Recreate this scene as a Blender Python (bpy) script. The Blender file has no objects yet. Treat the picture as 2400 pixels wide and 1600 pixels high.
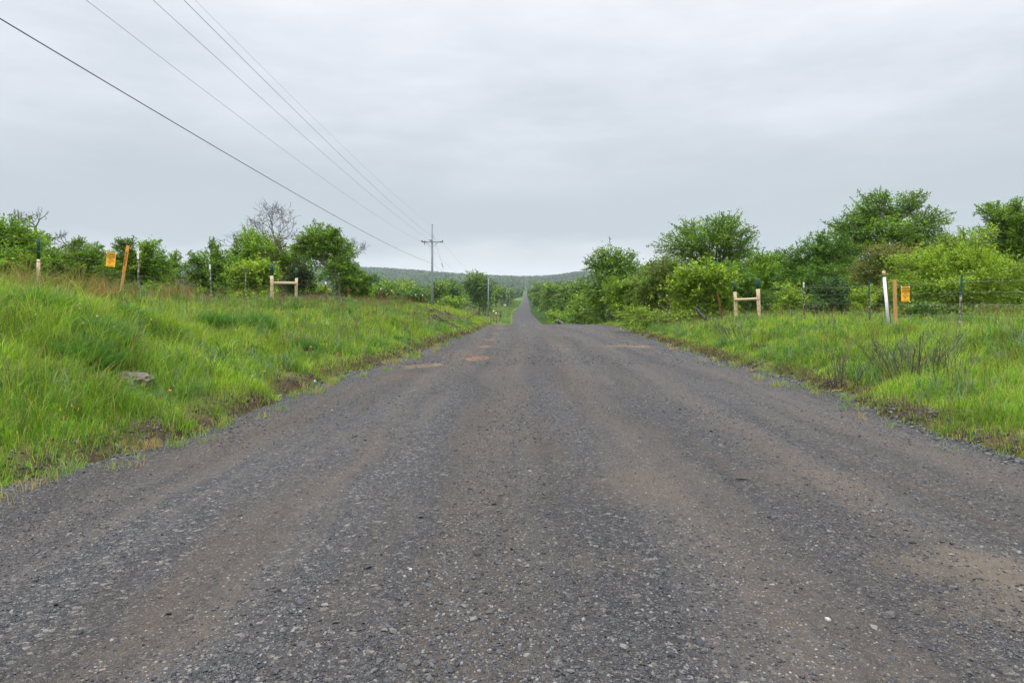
import bpy, math, random
import numpy as np
from mathutils import Vector, Matrix

SC = bpy.context.scene
COL = SC.collection
rng = np.random.default_rng(7)
random.seed(7)
EYE = 1.5
F = 1600.0          # focal length in pixels of the 2400 x 1600 photograph
HOR = 680.0         # image row of the true horizon
R = math.radians

# ------------------------------------------------------------------ noise
def _hash(ix, iy, s):
    h = (ix * 374761393 + iy * 668265263 + s * 974711) & 0xFFFFFFFF
    h = ((h ^ (h >> 13)) * 1274126177) & 0xFFFFFFFF
    return ((h ^ (h >> 16)) & 0xFFFFFF) / float(0xFFFFFF)

def vnoise(x, y, s=0):
    x = np.asarray(x, float); y = np.asarray(y, float)
    ix = np.floor(x).astype(np.int64); iy = np.floor(y).astype(np.int64)
    fx = x - ix; fy = y - iy
    fx = fx * fx * (3 - 2 * fx); fy = fy * fy * (3 - 2 * fy)
    a = _hash(ix, iy, s); b = _hash(ix + 1, iy, s); c = _hash(ix, iy + 1, s); d = _hash(ix + 1, iy + 1, s)
    return (a * (1 - fx) + b * fx) * (1 - fy) + (c * (1 - fx) + d * fx) * fy

def fbm(x, y, s=0, o=3):
    t = 0; a = .5; n = 0
    for k in range(o):
        t = t + a * vnoise(x * 2 ** k + 17.3 * k, y * 2 ** k - 9.1 * k, s + k); n += a; a *= .55
    return t / n

def sstep(a, b, x):
    t = np.clip((np.asarray(x, float) - a) / (b - a), 0, 1)
    return t * t * (3 - 2 * t)

def pchip(xs, ys):
    xs = np.array(xs, float); ys = np.array(ys, float)
    h = np.diff(xs); dl = np.diff(ys) / h
    m = np.zeros(len(xs)); m[0] = dl[0]; m[-1] = dl[-1]
    for i in range(1, len(xs) - 1):
        if dl[i - 1] * dl[i] > 0:
            w1 = 2 * h[i] + h[i - 1]; w2 = h[i] + 2 * h[i - 1]
            m[i] = (w1 + w2) / (w1 / dl[i - 1] + w2 / dl[i])
    def f(x):
        x = np.clip(np.asarray(x, float), xs[0], xs[-1])
        i = np.clip(np.searchsorted(xs, x) - 1, 0, len(xs) - 2)
        t = (x - xs[i]) / h[i]
        return ((2 * t**3 - 3 * t**2 + 1) * ys[i] + (t**3 - 2 * t**2 + t) * h[i] * m[i]
                + (-2 * t**3 + 3 * t**2) * ys[i + 1] + (t**3 - t**2) * h[i] * m[i + 1])
    return f

# ------------------------------------------------------------------ the lie of the land
P = pchip([-30, 0, 20, 35, 45, 50, 60, 80, 110, 140, 160, 226, 300, 420, 612, 970, 1480, 1700],
          [.5, 0, -.4, -.72, -.93, -1.05, -1.65, -3.0, -4.75, -5.8, -6.2, -6.45, -6.75, -8.8, -9.6, -10.6, -8.0, -7.0])
EL = pchip([-30, -4, 3, 5.4, 7.8, 10, 17.8, 28, 38, 50, 70, 110, 160, 226, 325, 612, 970, 1480, 3200],
           [-30, -9, -5, -4.15, -3.75, -3.7, -3.15, -2.6, -2.1, -1.8, -1.4, -.6, .1, .2, 2.6, 8.6, 16, 26.5, 60])
ER = pchip([-30, -4, 3, 6.5, 11.6, 17.8, 28, 38, 50, 70, 110, 160, 226, 325, 612, 970, 1480, 3200],
           [30, 8, 5.0, 4.85, 5.35, 5.5, 6.0, 6.7, 7.1, 7.1, 6.8, 6.8, 6.6, 9.1, 15.2, 22.6, 33, 66])
LBf = pchip([-30, 5, 10, 14, 17, 21, 27, 30, 35, 45, 52, 60, 67, 80, 110, 140],
            [1.4, 1.15, 1.2, 1.22, 1.17, 1.05, 1.0, .92, .75, .6, .5, .1, -.4, -1.5, -4.0, -5.2])
RBf = pchip([-30, 6, 15, 18, 22, 26, 29, 35, 45, 60, 80, 110, 140],
            [.8, .55, .5, .43, .4, .28, .13, -.1, -.45, -1.3, -2.6, -4.4, -5.4])
SL = pchip([0, .35, 1, 2, 4, 6, 12, 40], [0, .16, .26, .44, .79, .97, 1.0, .9])
SR = pchip([0, .3, 1.5, 4.4, 12, 40], [0, .22, .5, 1, 1.12, 1.1])
RIDGE = pchip([-1.5, -.48, -.21, -.06, .02, .06, .1, .27, 1.5], [96, 93, 84, 56, 46, 52, 68, 78, 80])

def G(x, y):
    x = np.asarray(x, float); y = np.asarray(y, float)
    p = P(y); l = EL(y); r = ER(y)
    wob = (fbm(x * .0 + y * 1.1, y * .35, 5) - .5) * .7 + (fbm(y * 3.1, x * .6, 9) - .5) * .35
    near = 1 - sstep(70, 160, y)
    dl = l - x + wob * near; dr = x - r + wob * near
    bl = np.where(y < 140, LBf(np.minimum(y, 140)), p + .6)
    br = np.where(y < 140, RBf(np.minimum(y, 140)), p + .8)
    zl = p + (bl - p) * SL(np.clip(dl, 0, 40)); zr = p + (br - p) * SR(np.clip(dr, 0, 40))
    z = np.where(dl > 0, zl, np.where(dr > 0, zr, p))
    inside = np.minimum(np.maximum(-dl, 0), np.maximum(-dr, 0))
    z = z - .13 * sstep(-.02, .3, inside) - .02
    out = np.maximum(dl, dr)
    z = z + near * sstep(.3, 1.5, out) * ((fbm(x * .8, y * .8, 21) - .5) * .28 + (fbm(x * 2.6, y * 2.6, 31, 2) - .5) * .12)
    z = z + near * .03 * (fbm(x * 6, y * 6, 41, 2) - .5) * sstep(0, .2, out)
    # gullied hump on the power line side of the road near the crest
    z = z + .27 * np.exp(-(((x + 7.5) / 3.2) ** 2 + ((y - 9.8) / 3.5) ** 2)) * sstep(.5, 2.5, dl)
    fr = sstep(1400, 3000, y); ang = x / np.maximum(y, 1)
    z = z + fr * (RIDGE(ang) + 8) + sstep(250, 900, y) * (fbm(x * .004, y * .004, 3) - .5) * 7 * sstep(10, 60, out)
    z = z - sstep(3100, 4500, y) * 25
    return z

def g(x, y):
    return float(G(np.array([x]), np.array([y]))[0])

def at(px, py, Y):
    return Vector(((px - 1200) / F * Y, Y, EYE + (HOR - py) / F * Y))

def hit(px, py, off=0.0, y0=3.0, y1=90.0):
    ys = np.arange(y0, y1, .03)
    xs = (px - 1200) / F * ys; zs = EYE + (HOR - py) / F * ys
    d = zs - (G(xs, ys) + off)
    k = np.where(d < 0)[0]
    i = k[0] if len(k) else len(ys) - 1
    return Vector((xs[i], ys[i], float(G(xs[i:i+1], ys[i:i+1])[0])))

# ------------------------------------------------------------------ object helpers
def tag(o, label=None, cat=None, group=None, kind=None):
    if label: o['label'] = label
    if cat: o['category'] = cat
    if group: o['group'] = group
    if kind: o['kind'] = kind
    return o

def empty(name, loc, rz=0.0):
    o = bpy.data.objects.new(name, None); COL.objects.link(o)
    o.location = loc; o.rotation_euler = (0, 0, rz); o.empty_display_size = .2
    return o

def link(name, me, mat, parent=None):
    o = bpy.data.objects.new(name, me); COL.objects.link(o)
    if mat and not me.materials: me.materials.append(mat)
    if parent: o.parent = parent
    return o

def mesh_np(name, v, faces, col=None, smooth=False):
    """faces: list of (M,k) int arrays"""
    me = bpy.data.meshes.new(name)
    v = np.ascontiguousarray(v, np.float32)
    me.vertices.add(len(v)); me.vertices.foreach_set('co', v.ravel())
    faces = [f for f in faces if len(f)]
    loops = np.concatenate([np.asarray(f).ravel() for f in faces]).astype(np.int32)
    tot = np.concatenate([np.full(len(f), f.shape[1]) for f in faces])
    start = np.concatenate([[0], np.cumsum(tot)[:-1]]).astype(np.int32)
    me.loops.add(len(loops)); me.loops.foreach_set('vertex_index', loops)
    me.polygons.add(len(start)); me.polygons.foreach_set('loop_start', start)
    me.update(calc_edges=True)
    if col is not None:
        c = np.ones((len(v), 4), np.float32); c[:, :3] = col
        me.color_attributes.new('Col', 'FLOAT_COLOR', 'POINT').data.foreach_set('color', c.ravel())
    me.polygons.foreach_set('use_smooth', np.full(len(start), smooth, bool))
    return me

class MB:
    """collects shapes that end up in ONE mesh"""
    def __init__(s): s.v = []; s.f = []; s.n = 0
    def add(s, v, f):
        s.v.append(np.asarray(v, float)); s.f += [tuple(int(i) + s.n for i in q) for q in f]; s.n += len(v)
    def box(s, c, d, rot=None):
        x, y, z = [k / 2 for k in d]
        v = np.array([(i, j, k) for i in (-x, x) for j in (-y, y) for k in (-z, z)])
        if rot is not None: v = v @ np.array(rot.to_3x3()).T
        s.add(v + np.array(c), [(0, 1, 3, 2), (4, 6, 7, 5), (0, 4, 5, 1), (2, 3, 7, 6), (0, 2, 6, 4), (1, 5, 7, 3)])
    def tube(s, pts, rad, n=8, cap=True):
        pts = np.asarray(pts, float); m = len(pts)
        rad = np.broadcast_to(np.asarray(rad, float), (m,))
        t = np.gradient(pts, axis=0); t /= np.linalg.norm(t, axis=1)[:, None] + 1e-9
        ref = np.array((0, 0, 1.)) if abs(t[0][2]) < .9 else np.array((1., 0, 0))
        v = []
        u = np.cross(t[0], ref); u /= np.linalg.norm(u)
        for i in range(m):
            u = u - t[i] * np.dot(u, t[i]); u /= np.linalg.norm(u) + 1e-9
            w = np.cross(t[i], u)
            for k in range(n):
                a = 2 * math.pi * k / n
                v.append(pts[i] + rad[i] * (math.cos(a) * u + math.sin(a) * w))
        f = [(i * n + k, i * n + (k + 1) % n, (i + 1) * n + (k + 1) % n, (i + 1) * n + k) for i in range(m - 1) for k in range(n)]
        if cap: f += [tuple(range(n))[::-1], tuple((m - 1) * n + k for k in range(n))]
        s.add(v, f)
    def prism(s, poly, z0, z1):
        n = len(poly)
        v = [(x, y, z0) for x, y in poly] + [(x, y, z1) for x, y in poly]
        s.add(v, [(k, (k + 1) % n, n + (k + 1) % n, n + k) for k in range(n)] + [tuple(range(n))[::-1], tuple(range(n, 2 * n))])
    def mesh(s, name, smooth=False):
        me = bpy.data.meshes.new(name)
        me.from_pydata(np.concatenate(s.v).tolist(), [], s.f); me.update()
        if smooth: me.polygons.foreach_set('use_smooth', np.ones(len(me.polygons), bool))
        return me
    def build(s, name, mat, parent=None, smooth=False):
        return link(name, s.mesh(name, smooth), mat, parent)

# lettering, turned into plain meshes while the scene is still empty
TEXT = {}
for word in ('WARNING', 'NATURAL GAS', 'PIPELINE'):
    cu = bpy.data.curves.new('lettering', 'FONT'); cu.body = word; cu.size = 1; cu.align_x = 'CENTER'; cu.align_y = 'CENTER'; cu.extrude = .008; cu.offset = .012
    o = bpy.data.objects.new('lettering', cu); COL.objects.link(o)
    me = bpy.data.meshes.new_from_object(o.evaluated_get(bpy.context.evaluated_depsgraph_get()))
    TEXT[word] = me
    bpy.data.objects.remove(o); bpy.data.curves.remove(cu)

# ------------------------------------------------------------------ materials
def newmat(name):
    m = bpy.data.materials.new(name); m.use_nodes = True
    nt = m.node_tree; nt.nodes.clear()
    return m, nt, nt.nodes.new('ShaderNodeOutputMaterial')

def N(nt, t, **kw):
    n = nt.nodes.new(t)
    for k, v in kw.items():
        if k in n.inputs: n.inputs[k].default_value = v
        else: setattr(n, k, v)
    return n

def mix(nt, fac, a, b, mode='MIX'):
    n = nt.nodes.new('ShaderNodeMix'); n.data_type = 'RGBA'; n.blend_type = mode
    for sock, val in ((n.inputs[0], fac), (n.inputs[6], a), (n.inputs[7], b)):
        if hasattr(val, 'is_linked'): nt.links.new(val, sock)
        elif isinstance(val, (int, float)): sock.default_value = val
        else: sock.default_value = (*val, 1)
    return n.outputs[2]

def math_(nt, op, a, b=0.0, c=0.0, clamp=False):
    n = nt.nodes.new('ShaderNodeMath'); n.operation = op; n.use_clamp = clamp
    for i, val in enumerate((a, b, c)):
        if hasattr(val, 'is_linked'): nt.links.new(val, n.inputs[i])
        else: n.inputs[i].default_value = val
    return n.outputs[0]

def ramp(nt, fac, els, interp='LINEAR'):
    n = nt.nodes.new('ShaderNodeValToRGB'); n.color_ramp.interpolation = interp
    e = n.color_ramp.elements
    while len(e) < len(els): e.new(.5)
    for k, (p, c) in enumerate(els):
        e[k].position = p; e[k].color = (*c, 1) if not isinstance(c, (int, float)) else (c, c, c, 1)
    nt.links.new(fac, n.inputs[0])
    return n.outputs[0]

def noise(nt, vec, scale, detail=3, rough=.55, dim='3D'):
    n = N(nt, 'ShaderNodeTexNoise', Scale=scale, Detail=detail, Roughness=rough)
    if vec is not None: nt.links.new(vec, n.inputs['Vector'])
    return n.outputs[0]

def scaled(nt, vec, s):
    n = nt.nodes.new('ShaderNodeVectorMath'); n.operation = 'MULTIPLY'
    nt.links.new(vec, n.inputs[0]); n.inputs[1].default_value = s
    return n.outputs[0]

def plain(name, c1, c2=None, scale=6, rough=.7, stretch=(1, 1, 1), bump=.0, metal=0.0, lo=.35, hi=.65):
    m, nt, out = newmat(name)
    b = N(nt, 'ShaderNodeBsdfPrincipled', Roughness=rough, Metallic=metal)
    tc = nt.nodes.new('ShaderNodeTexCoord')
    nz = noise(nt, scaled(nt, tc.outputs['Object'], stretch), scale, 4)
    col = ramp(nt, nz, [(lo, c1), (hi, c2 or c1)])
    nt.links.new(col, b.inputs['Base Color'])
    if bump:
        bp = N(nt, 'ShaderNodeBump', Strength=bump, Distance=.01)
        nt.links.new(nz, bp.inputs['Height']); nt.links.new(bp.outputs[0], b.inputs['Normal'])
    nt.links.new(b.outputs[0], out.inputs[0])
    return m

def leafmat(name, trans=.35, rough=.5, gloss=.06, tint=(1.15, 1.1, .6)):
    m, nt, out = newmat(name)
    at_ = N(nt, 'ShaderNodeAttribute', attribute_name='Col')
    d = nt.nodes.new('ShaderNodeBsdfDiffuse'); t = nt.nodes.new('ShaderNodeBsdfTranslucent')
    gl = N(nt, 'ShaderNodeBsdfGlossy', Roughness=rough)
    nt.links.new(at_.outputs['Color'], d.inputs[0])
    nt.links.new(mix(nt, 1.0, at_.outputs['Color'], tint, 'MULTIPLY'), t.inputs[0])
    ms = nt.nodes.new('ShaderNodeMixShader'); ms.inputs[0].default_value = trans
    nt.links.new(d.outputs[0], ms.inputs[1]); nt.links.new(t.outputs[0], ms.inputs[2])
    m2 = nt.nodes.new('ShaderNodeMixShader'); m2.inputs[0].default_value = gloss
    nt.links.new(ms.outputs[0], m2.inputs[1]); nt.links.new(gl.outputs[0], m2.inputs[2])
    nt.links.new(m2.outputs[0], out.inputs[0])
    return m

M_LEAF = leafmat('leaf', .36, .5, .02)
M_GRASS = leafmat('grass_blade', .5, .45, .02, (1.2, 1.12, .6))
M_FARLEAF = leafmat('far_leaf', .15, .8, .0)
M_BARK = plain('bark', (.05, .042, .035), (.13, .115, .10), 9, .9, (1, 1, .25), .6)
M_DEADWOOD = plain('dead_wood', (.045, .038, .038), (.085, .072, .074), 5, .9)
M_TWIG = plain('twig', (.035, .026, .022), (.085, .06, .048), 8, .9)
M_RUSTWEED = plain('rust_weed', (.20, .085, .035), (.32, .17, .08), 9, .9)
M_POSTWOOD = plain('peeled_post_wood', (.33, .235, .13), (.58, .45, .28), 9, .8, (6, 6, .9), .5)
M_GREEN = plain('dark_green_paint', (.006, .045, .035), (.012, .075, .055), 10, .45)
M_TPOST = plain('weathered_post_steel', (.018, .022, .018), (.36, .33, .26), 14, .7, (1, 1, .9), 0, 0, .50, .60)
M_TPOST2 = plain('pale_post_steel', (.035, .03, .025), (.36, .33, .28), 12, .7, (1, 1, .8), 0, 0, .44, .62)
M_RUST = plain('rusty_steel', (.10, .028, .014), (.19, .065, .03), 16, .9)
M_WHITE = plain('white_paint', (.66, .68, .68), (.80, .82, .82), 12, .5)
M_PVC = plain('white_plastic', (.56, .60, .60), (.66, .69, .69), 3, .4)
M_TAN = plain('tan_cap', (.55, .38, .22), (.68, .50, .32), 20, .7)
M_BLACK = plain('black_band', (.012, .012, .012), None, 3, .5)
M_INK = plain('black_ink', (.03, .012, .006), None, 3, .6)
M_SIGN = plain('orange_yellow_sheet', (.86, .40, .012), (.92, .47, .02), 12, .45)
M_ORANGE = plain('orange_plastic', (.48, .18, .012), (.62, .28, .03), 9, .5)
M_STAKE = plain('cedar_stake', (.36, .19, .06), (.50, .29, .11), 9, .75, (8, 8, .6), .2)
M_WIRE = plain('galvanised_wire', (.30, .31, .31), (.40, .41, .41), 20, .45, metal=.5)
M_CABLE = plain('black_cable', (.018, .022, .035), (.03, .036, .05), 2, .6)
M_LINE = plain('aluminium_line', (.16, .17, .19), (.22, .23, .25), 2, .5, metal=.3)
M_POLE = plain('grey_pole', (.135, .165, .18), (.21, .25, .265), 3, .7, (3, 3, .3))
M_POLEDARK = plain('dark_hardware', (.05, .055, .065), (.08, .085, .095), 6, .6)
M_INSUL = plain('brown_insulator', (.07, .045, .045), (.10, .065, .06), 6, .35)
M_ROCK = plain('sandstone', (.075, .062, .048), (.155, .125, .098), 7, .9, (1, 1, 3), .8)
M_PALEROCK = plain('pale_limestone', (.24, .23, .21), (.36, .35, .32), 8, .9, (1, 1, 1), .6)
M_LITTER = plain('white_litter', (.45, .46, .47), (.58, .59, .60), 9, .5)
M_TEAL = plain('teal_litter', (.42, .60, .56), (.60, .74, .72), 9, .4)
M_BALL = plain('white_marker', (.75, .78, .72), (.85, .87, .80), 5, .5)

# ground: vertex colours say what grows or lies where, noise breaks them up
m, nt, out = newmat('ground')
b = N(nt, 'ShaderNodeBsdfPrincipled', Roughness=.95)
b.inputs['Specular IOR Level'].default_value = 0.0
geo = nt.nodes.new('ShaderNodeNewGeometry')
at_ = N(nt, 'ShaderNodeAttribute', attribute_name='Col')
n1 = noise(nt, geo.outputs['Position'], 1.3, 6, .7)
n2 = noise(nt, geo.outputs['Position'], 22, 4, .7)
c = mix(nt, 1.0, at_.outputs['Color'], ramp(nt, n1, [(.3, (.6, .62, .6)), (.7, (1.35, 1.3, 1.2))]), 'MULTIPLY')
c = mix(nt, 1.0, c, ramp(nt, n2, [(.3, (.55, .55, .55)), (.7, (1.4, 1.4, 1.4))]), 'MULTIPLY')
nt.links.new(c, b.inputs['Base Color'])
bp = N(nt, 'ShaderNodeBump', Strength=.8, Distance=.05)
nt.links.new(n2, bp.inputs['Height']); nt.links.new(bp.outputs[0], b.inputs['Normal'])
nt.links.new(b.outputs[0], out.inputs[0])
M_GROUND = m

# road: packed dirt wheel tracks, loose blue grey stone between them, a few clay and sand patches
m, nt, out = newmat('gravel_road')
b = N(nt, 'ShaderNodeBsdfPrincipled', Roughness=.85)
b.inputs['Specular IOR Level'].default_value = .12
pos = nt.nodes.new('ShaderNodeNewGeometry').outputs['Position']
warp = N(nt, 'ShaderNodeTexNoise', Scale=.5, Detail=3.0)
nt.links.new(pos, warp.inputs['Vector'])
wv = nt.nodes.new('ShaderNodeVectorMath'); wv.operation = 'MULTIPLY_ADD'
nt.links.new(warp.outputs['Color'], wv.inputs[0]); wv.inputs[1].default_value = (.7, 1.5, 0); nt.links.new(pos, wv.inputs[2])
wpos = wv.outputs[0]
def vor(scale, rnd=1.0, feat='F1'):
    n = N(nt, 'ShaderNodeTexVoronoi', Scale=scale, Randomness=rnd); n.feature = feat
    nt.links.new(pos, n.inputs['Vector'])
    return n
track = math_(nt, 'ADD', math_(nt, 'MULTIPLY', noise(nt, scaled(nt, wpos, (1.5, .05, 1)), 1.0, 4, .6), .55), math_(nt, 'MULTIPLY', noise(nt, scaled(nt, wpos, (5.0, .16, 1)), 1.0, 4, .65), .45))          # long streaks down the road
patch = noise(nt, wpos, .55, 5, .62)
sepW = nt.nodes.new('ShaderNodeSeparateXYZ'); nt.links.new(wpos, sepW.inputs[0])
uu = math_(nt, 'SUBTRACT', sepW.outputs[0], math_(nt, 'MULTIPLY', sepW.outputs[1], .02))
rid = math_(nt, 'COSINE', math_(nt, 'MULTIPLY', math_(nt, 'SUBTRACT', uu, .75), 4.4))      # ridges of loose stone between packed tracks
loose = math_(nt, 'ADD', math_(nt, 'MULTIPLY', track, .85), math_(nt, 'ADD', math_(nt, 'MULTIPLY', patch, .25), math_(nt, 'MULTIPLY', rid, .055)))
loose = ramp(nt, loose, [(.47, 0.0), (.63, 1.0)])
v1 = vor(42); v2 = vor(110); v3 = vor(260)
sep1 = nt.nodes.new('ShaderNodeSeparateColor'); nt.links.new(v1.outputs['Color'], sep1.inputs[0])
sep2 = nt.nodes.new('ShaderNodeSeparateColor'); nt.links.new(v2.outputs['Color'], sep2.inputs[0])
sep3 = nt.nodes.new('ShaderNodeSeparateColor'); nt.links.new(v3.outputs['Color'], sep3.inputs[0])
stone_els = [(0, (.034, .038, .050)), (.35, (.065, .070, .085)), (.62, (.105, .108, .118)), (.84, (.16, .16, .165)), (.93, (.30, .295, .285)), (1, (.42, .40, .37))]
st1 = ramp(nt, sep1.outputs[0], stone_els)
st2 = ramp(nt, sep2.outputs[0], stone_els)
st3 = ramp(nt, sep3.outputs[0], [(0, (.05, .05, .055)), (.6, (.10, .098, .10)), (.9, (.17, .165, .16)), (1, (.34, .33, .31))])
fine = noise(nt, pos, 9, 6, .75)
dirt = ramp(nt, fine, [(.30, (.055, .045, .037)), (.52, (.086, .071, .059)), (.72, (.126, .104, .085))])
# grains show through the dirt
gr = math_(nt, 'GREATER_THAN', sep3.outputs[1], .52)
c_d = mix(nt, math_(nt, 'MULTIPLY', gr, .55), dirt, st3)
g2 = math_(nt, 'GREATER_THAN', sep2.outputs[1], .80)
c_d = mix(nt, math_(nt, 'MULTIPLY', g2, .8), c_d, st2)
c_l = mix(nt, math_(nt, 'GREATER_THAN', sep1.outputs[1], .55), st2, st1)
c_l = mix(nt, .25, c_l, st3)
gaps = math_(nt, 'MULTIPLY', ramp(nt, v2.outputs['Distance'], [(.35, 0.0), (.75, 1.0)]), .5)
c_l = mix(nt, gaps, c_l, (.030, .028, .028))
base = mix(nt, loose, c_d, c_l)
# large soft tone changes
tone = noise(nt, scaled(nt, wpos, (1.1, .06, 1)), 1.0, 4)
base = mix(nt, 1.0, base, ramp(nt, tone, [(.3, (.80, .79, .78)), (.7, (1.26, 1.27, 1.29))]), 'MULTIPLY')
# brown earth
eb = noise(nt, scaled(nt, wpos, (1.8, .12, 1)), .8, 6, .7)
base = mix(nt, math_(nt, 'MULTIPLY', ramp(nt, eb, [(.52, 0.0), (.70, 1.0)]), .45), base, (.125, .095, .072))
sepP = nt.nodes.new('ShaderNodeSeparateXYZ'); nt.links.new(pos, sepP.inputs[0])
def blob(cx, cy, rx, ry, col, amt):
    global base
    dx = math_(nt, 'DIVIDE', math_(nt, 'SUBTRACT', sepP.outputs[0], cx), rx)
    dy = math_(nt, 'DIVIDE', math_(nt, 'SUBTRACT', sepP.outputs[1], cy), ry)
    d2 = math_(nt, 'ADD', math_(nt, 'MULTIPLY', dx, dx), math_(nt, 'MULTIPLY', dy, dy))
    e = math_(nt, 'ADD', d2, math_(nt, 'MULTIPLY', math_(nt, 'SUBTRACT', blobn, .5), 3.6))
    e = math_(nt, 'ADD', e, math_(nt, 'MULTIPLY', math_(nt, 'SUBTRACT', fine, .5), 2.4))
    k = math_(nt, 'MULTIPLY', ramp(nt, e, [(.1, 1.0), (.55, .7), (.85, 0.0)]), amt)
    base = mix(nt, math_(nt, 'MULTIPLY', k, math_(nt, 'SUBTRACT', 1.0, math_(nt, 'MULTIPLY', gr, .45))), base, col)
blobn = noise(nt, pos, 2.2, 6, .75)
def roadpix(px, py): return hit(px, py, .02, 2.2, 60)
for (px, py, rx, ry, cc, am) in ((1118, 854, .50, .85, (.33, .165, .085), .7), (1140, 823, .42, .75, (.33, .165, .085), .65),
                                 (1150, 804, .36, .8, (.31, .16, .085), .55), (1162, 789, .34, .9, (.30, .155, .09), .5),
                                 (1178, 775, .4, 1.5, (.34, .17, .10), .5), (990, 872, .55, .6, (.32, .20, .115), .7),
                                 (1470, 822, .95, .9, (.28, .19, .12), .75), (1320, 822, .8, .6, (.16, .125, .095), .45),
                                 (940, 900, .7, .8, (.17, .12, .085), .5), (1050, 840, 1.1, 1.2, (.16, .115, .085), .4),
                                 (2260, 1400, .55, .35, (.22, .18, .135), .5), (2380, 1500, .5, .3, (.215, .175, .13), .45),
                                 (1420, 1390, .28, .2, (.16, .13, .10), .28), (1300, 1395, .22, .16, (.15, .125, .095), .2),
                                 (1930, 1170, .8, .45, (.17, .135, .105), .45), (1480, 1200, .5, .6, (.15, .115, .09), .4)):
    h = roadpix(px, py)
    blob(h.x, h.y, rx, ry, cc, am)
base = mix(nt, 1.0, base, (.595, .575, .545), 'MULTIPLY')
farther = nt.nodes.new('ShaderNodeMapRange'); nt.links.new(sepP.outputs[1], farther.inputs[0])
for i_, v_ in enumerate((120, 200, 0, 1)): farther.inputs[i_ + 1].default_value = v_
base = mix(nt, math_(nt, 'MULTIPLY', farther.outputs[0], .55), base, (.030, .030, .034))      # road colour darkens towards the valley
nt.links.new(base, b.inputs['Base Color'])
hgt = math_(nt, 'ADD', math_(nt, 'MULTIPLY', math_(nt, 'SUBTRACT', 1.0, v2.outputs['Distance']), math_(nt, 'ADD', math_(nt, 'MULTIPLY', loose, .8), .35)),
            math_(nt, 'ADD', math_(nt, 'MULTIPLY', math_(nt, 'SUBTRACT', 1.0, v1.outputs['Distance']), math_(nt, 'MULTIPLY', loose, 1.0)), math_(nt, 'MULTIPLY', fine, .8)))
bp = N(nt, 'ShaderNodeBump', Strength=.9, Distance=.012)
nt.links.new(hgt, bp.inputs['Height']); nt.links.new(bp.outputs[0], b.inputs['Normal'])
nt.links.new(b.outputs[0], out.inputs[0])
M_ROAD = m
M_STONE = leafmat('loose_stone', 0.0, .6, .03)

# ------------------------------------------------------------------ ground and road sheets
ys = np.concatenate([np.arange(-22, 3, .6), np.arange(3, 30, .22), np.arange(30, 64, .4), np.arange(64, 200, 2.0),
                     np.arange(200, 1000, 14.0), np.arange(1000, 4700, 55.0)])
xf = np.concatenate([np.arange(0, 14, .22), np.arange(14, 30, .8), np.arange(30, 80, 3), np.geomspace(80, 4200, 44)])
xs = np.concatenate([-xf[:0:-1], xf])
X, Y = np.meshgrid(xs, ys)
Z = G(X, Y)
nx, ny = len(xs), len(ys)
idx = np.arange(nx * ny).reshape(ny, nx)
quads = np.stack([idx[:-1, :-1], idx[:-1, 1:], idx[1:, 1:], idx[1:, :-1]], -1).reshape(-1, 4)
out_d = np.maximum(EL(Y) - X, X - ER(Y))
pn = fbm(X * .35, Y * .35, 71)[..., None]
soil = np.array((.060, .044, .032)); turf = np.array((.075, .105, .025)); turf2 = np.array((.105, .10, .038))
pasture = np.array((.075, .12, .032)); floor_ = np.array((.030, .055, .020)); cut = np.array((.075, .115, .045))
c = turf * (1 - pn) + turf2 * pn
k = (1 - sstep(-.05, .3, out_d + (fbm(X * 2, Y * 2, 13) - .5) * .8))[..., None]
c = c * (1 - k) + soil * k
for bx_, by_, br_ in ((-6.3, 50, 2.2), (-4.5, 46, 2.0), (-3.6, 44, 1.4)):
    k = (1 - sstep(br_ * .5, br_, np.hypot(X - bx_, Y - by_) + (fbm(X * 2, Y * 2, 19) - .5) * 1.5))[..., None]; c = c * (1 - k) + soil * k
k = sstep(90, 170, Y)[..., None]
wide = np.where(X < EL(Y), 1 - sstep(26, 36, EL(Y) - X), 0 * X)[..., None]
pf = fbm(X * .05, Y * .02, 33)[..., None]
c = c * (1 - k) + k * ((pasture * (.75 + .6 * pf)) * wide + floor_ * (1 - wide))
k = (sstep(1300, 1500, Y) * (1 - sstep(2800, 2900, Y)) * (1 - sstep(5, 9, np.abs(X - (EL(Y) + ER(Y)) / 2))))[..., None]
c = c * (1 - k) + cut * k
me = mesh_np('ground', np.stack([X, Y, Z], -1).reshape(-1, 3), [quads], c.reshape(-1, 3), True)
tag(link('ground', me, M_GROUND), kind='structure')

ys = ys[ys < 1540]
def roadrelief(x, y):
    u = x - .02 * y + (fbm(x * .4, y * .25, 61, 2) - .5) * 1.2
    near = 1 - sstep(60, 150, y)
    return near * ((fbm(x * .9, y * .09, 55) - .5) * .05 + (fbm(x * 2.2, y * 2.2, 57) - .5) * .022 + .012 * np.cos((u - .75) * 4.4) + (fbm(x * 6, y * 4, 59, 2) - .5) * .012)
ys = np.concatenate([np.arange(-8, 2, .3), np.arange(2, 9, .07), np.arange(9, 20, .14), ys[ys >= 20]])
NC = 141
ts = np.linspace(0, 1, NC)
YY = np.repeat(ys[:, None], NC, 1)
ext = np.where(YY < 150, .55, .1)
fw = sstep(150, 220, YY) * .9
l = EL(YY) - ext - fw * (fbm(YY * .03, YY * 0, 301) - .5) * 2; r = ER(YY) + ext + fw * (fbm(YY * .03, YY * 0 + 9, 303) - .6) * 2
XX = l + (r - l) * ts
u = (ts - .5) * 2
ZZ = P(YY) + .075 * (1 - u**2) - .02 + roadrelief(XX, YY)
ZZ = ZZ + sstep(1400, 3000, YY) * (RIDGE(XX / np.maximum(YY, 1)) + 8)
idx = np.arange(YY.size).reshape(YY.shape)
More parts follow.
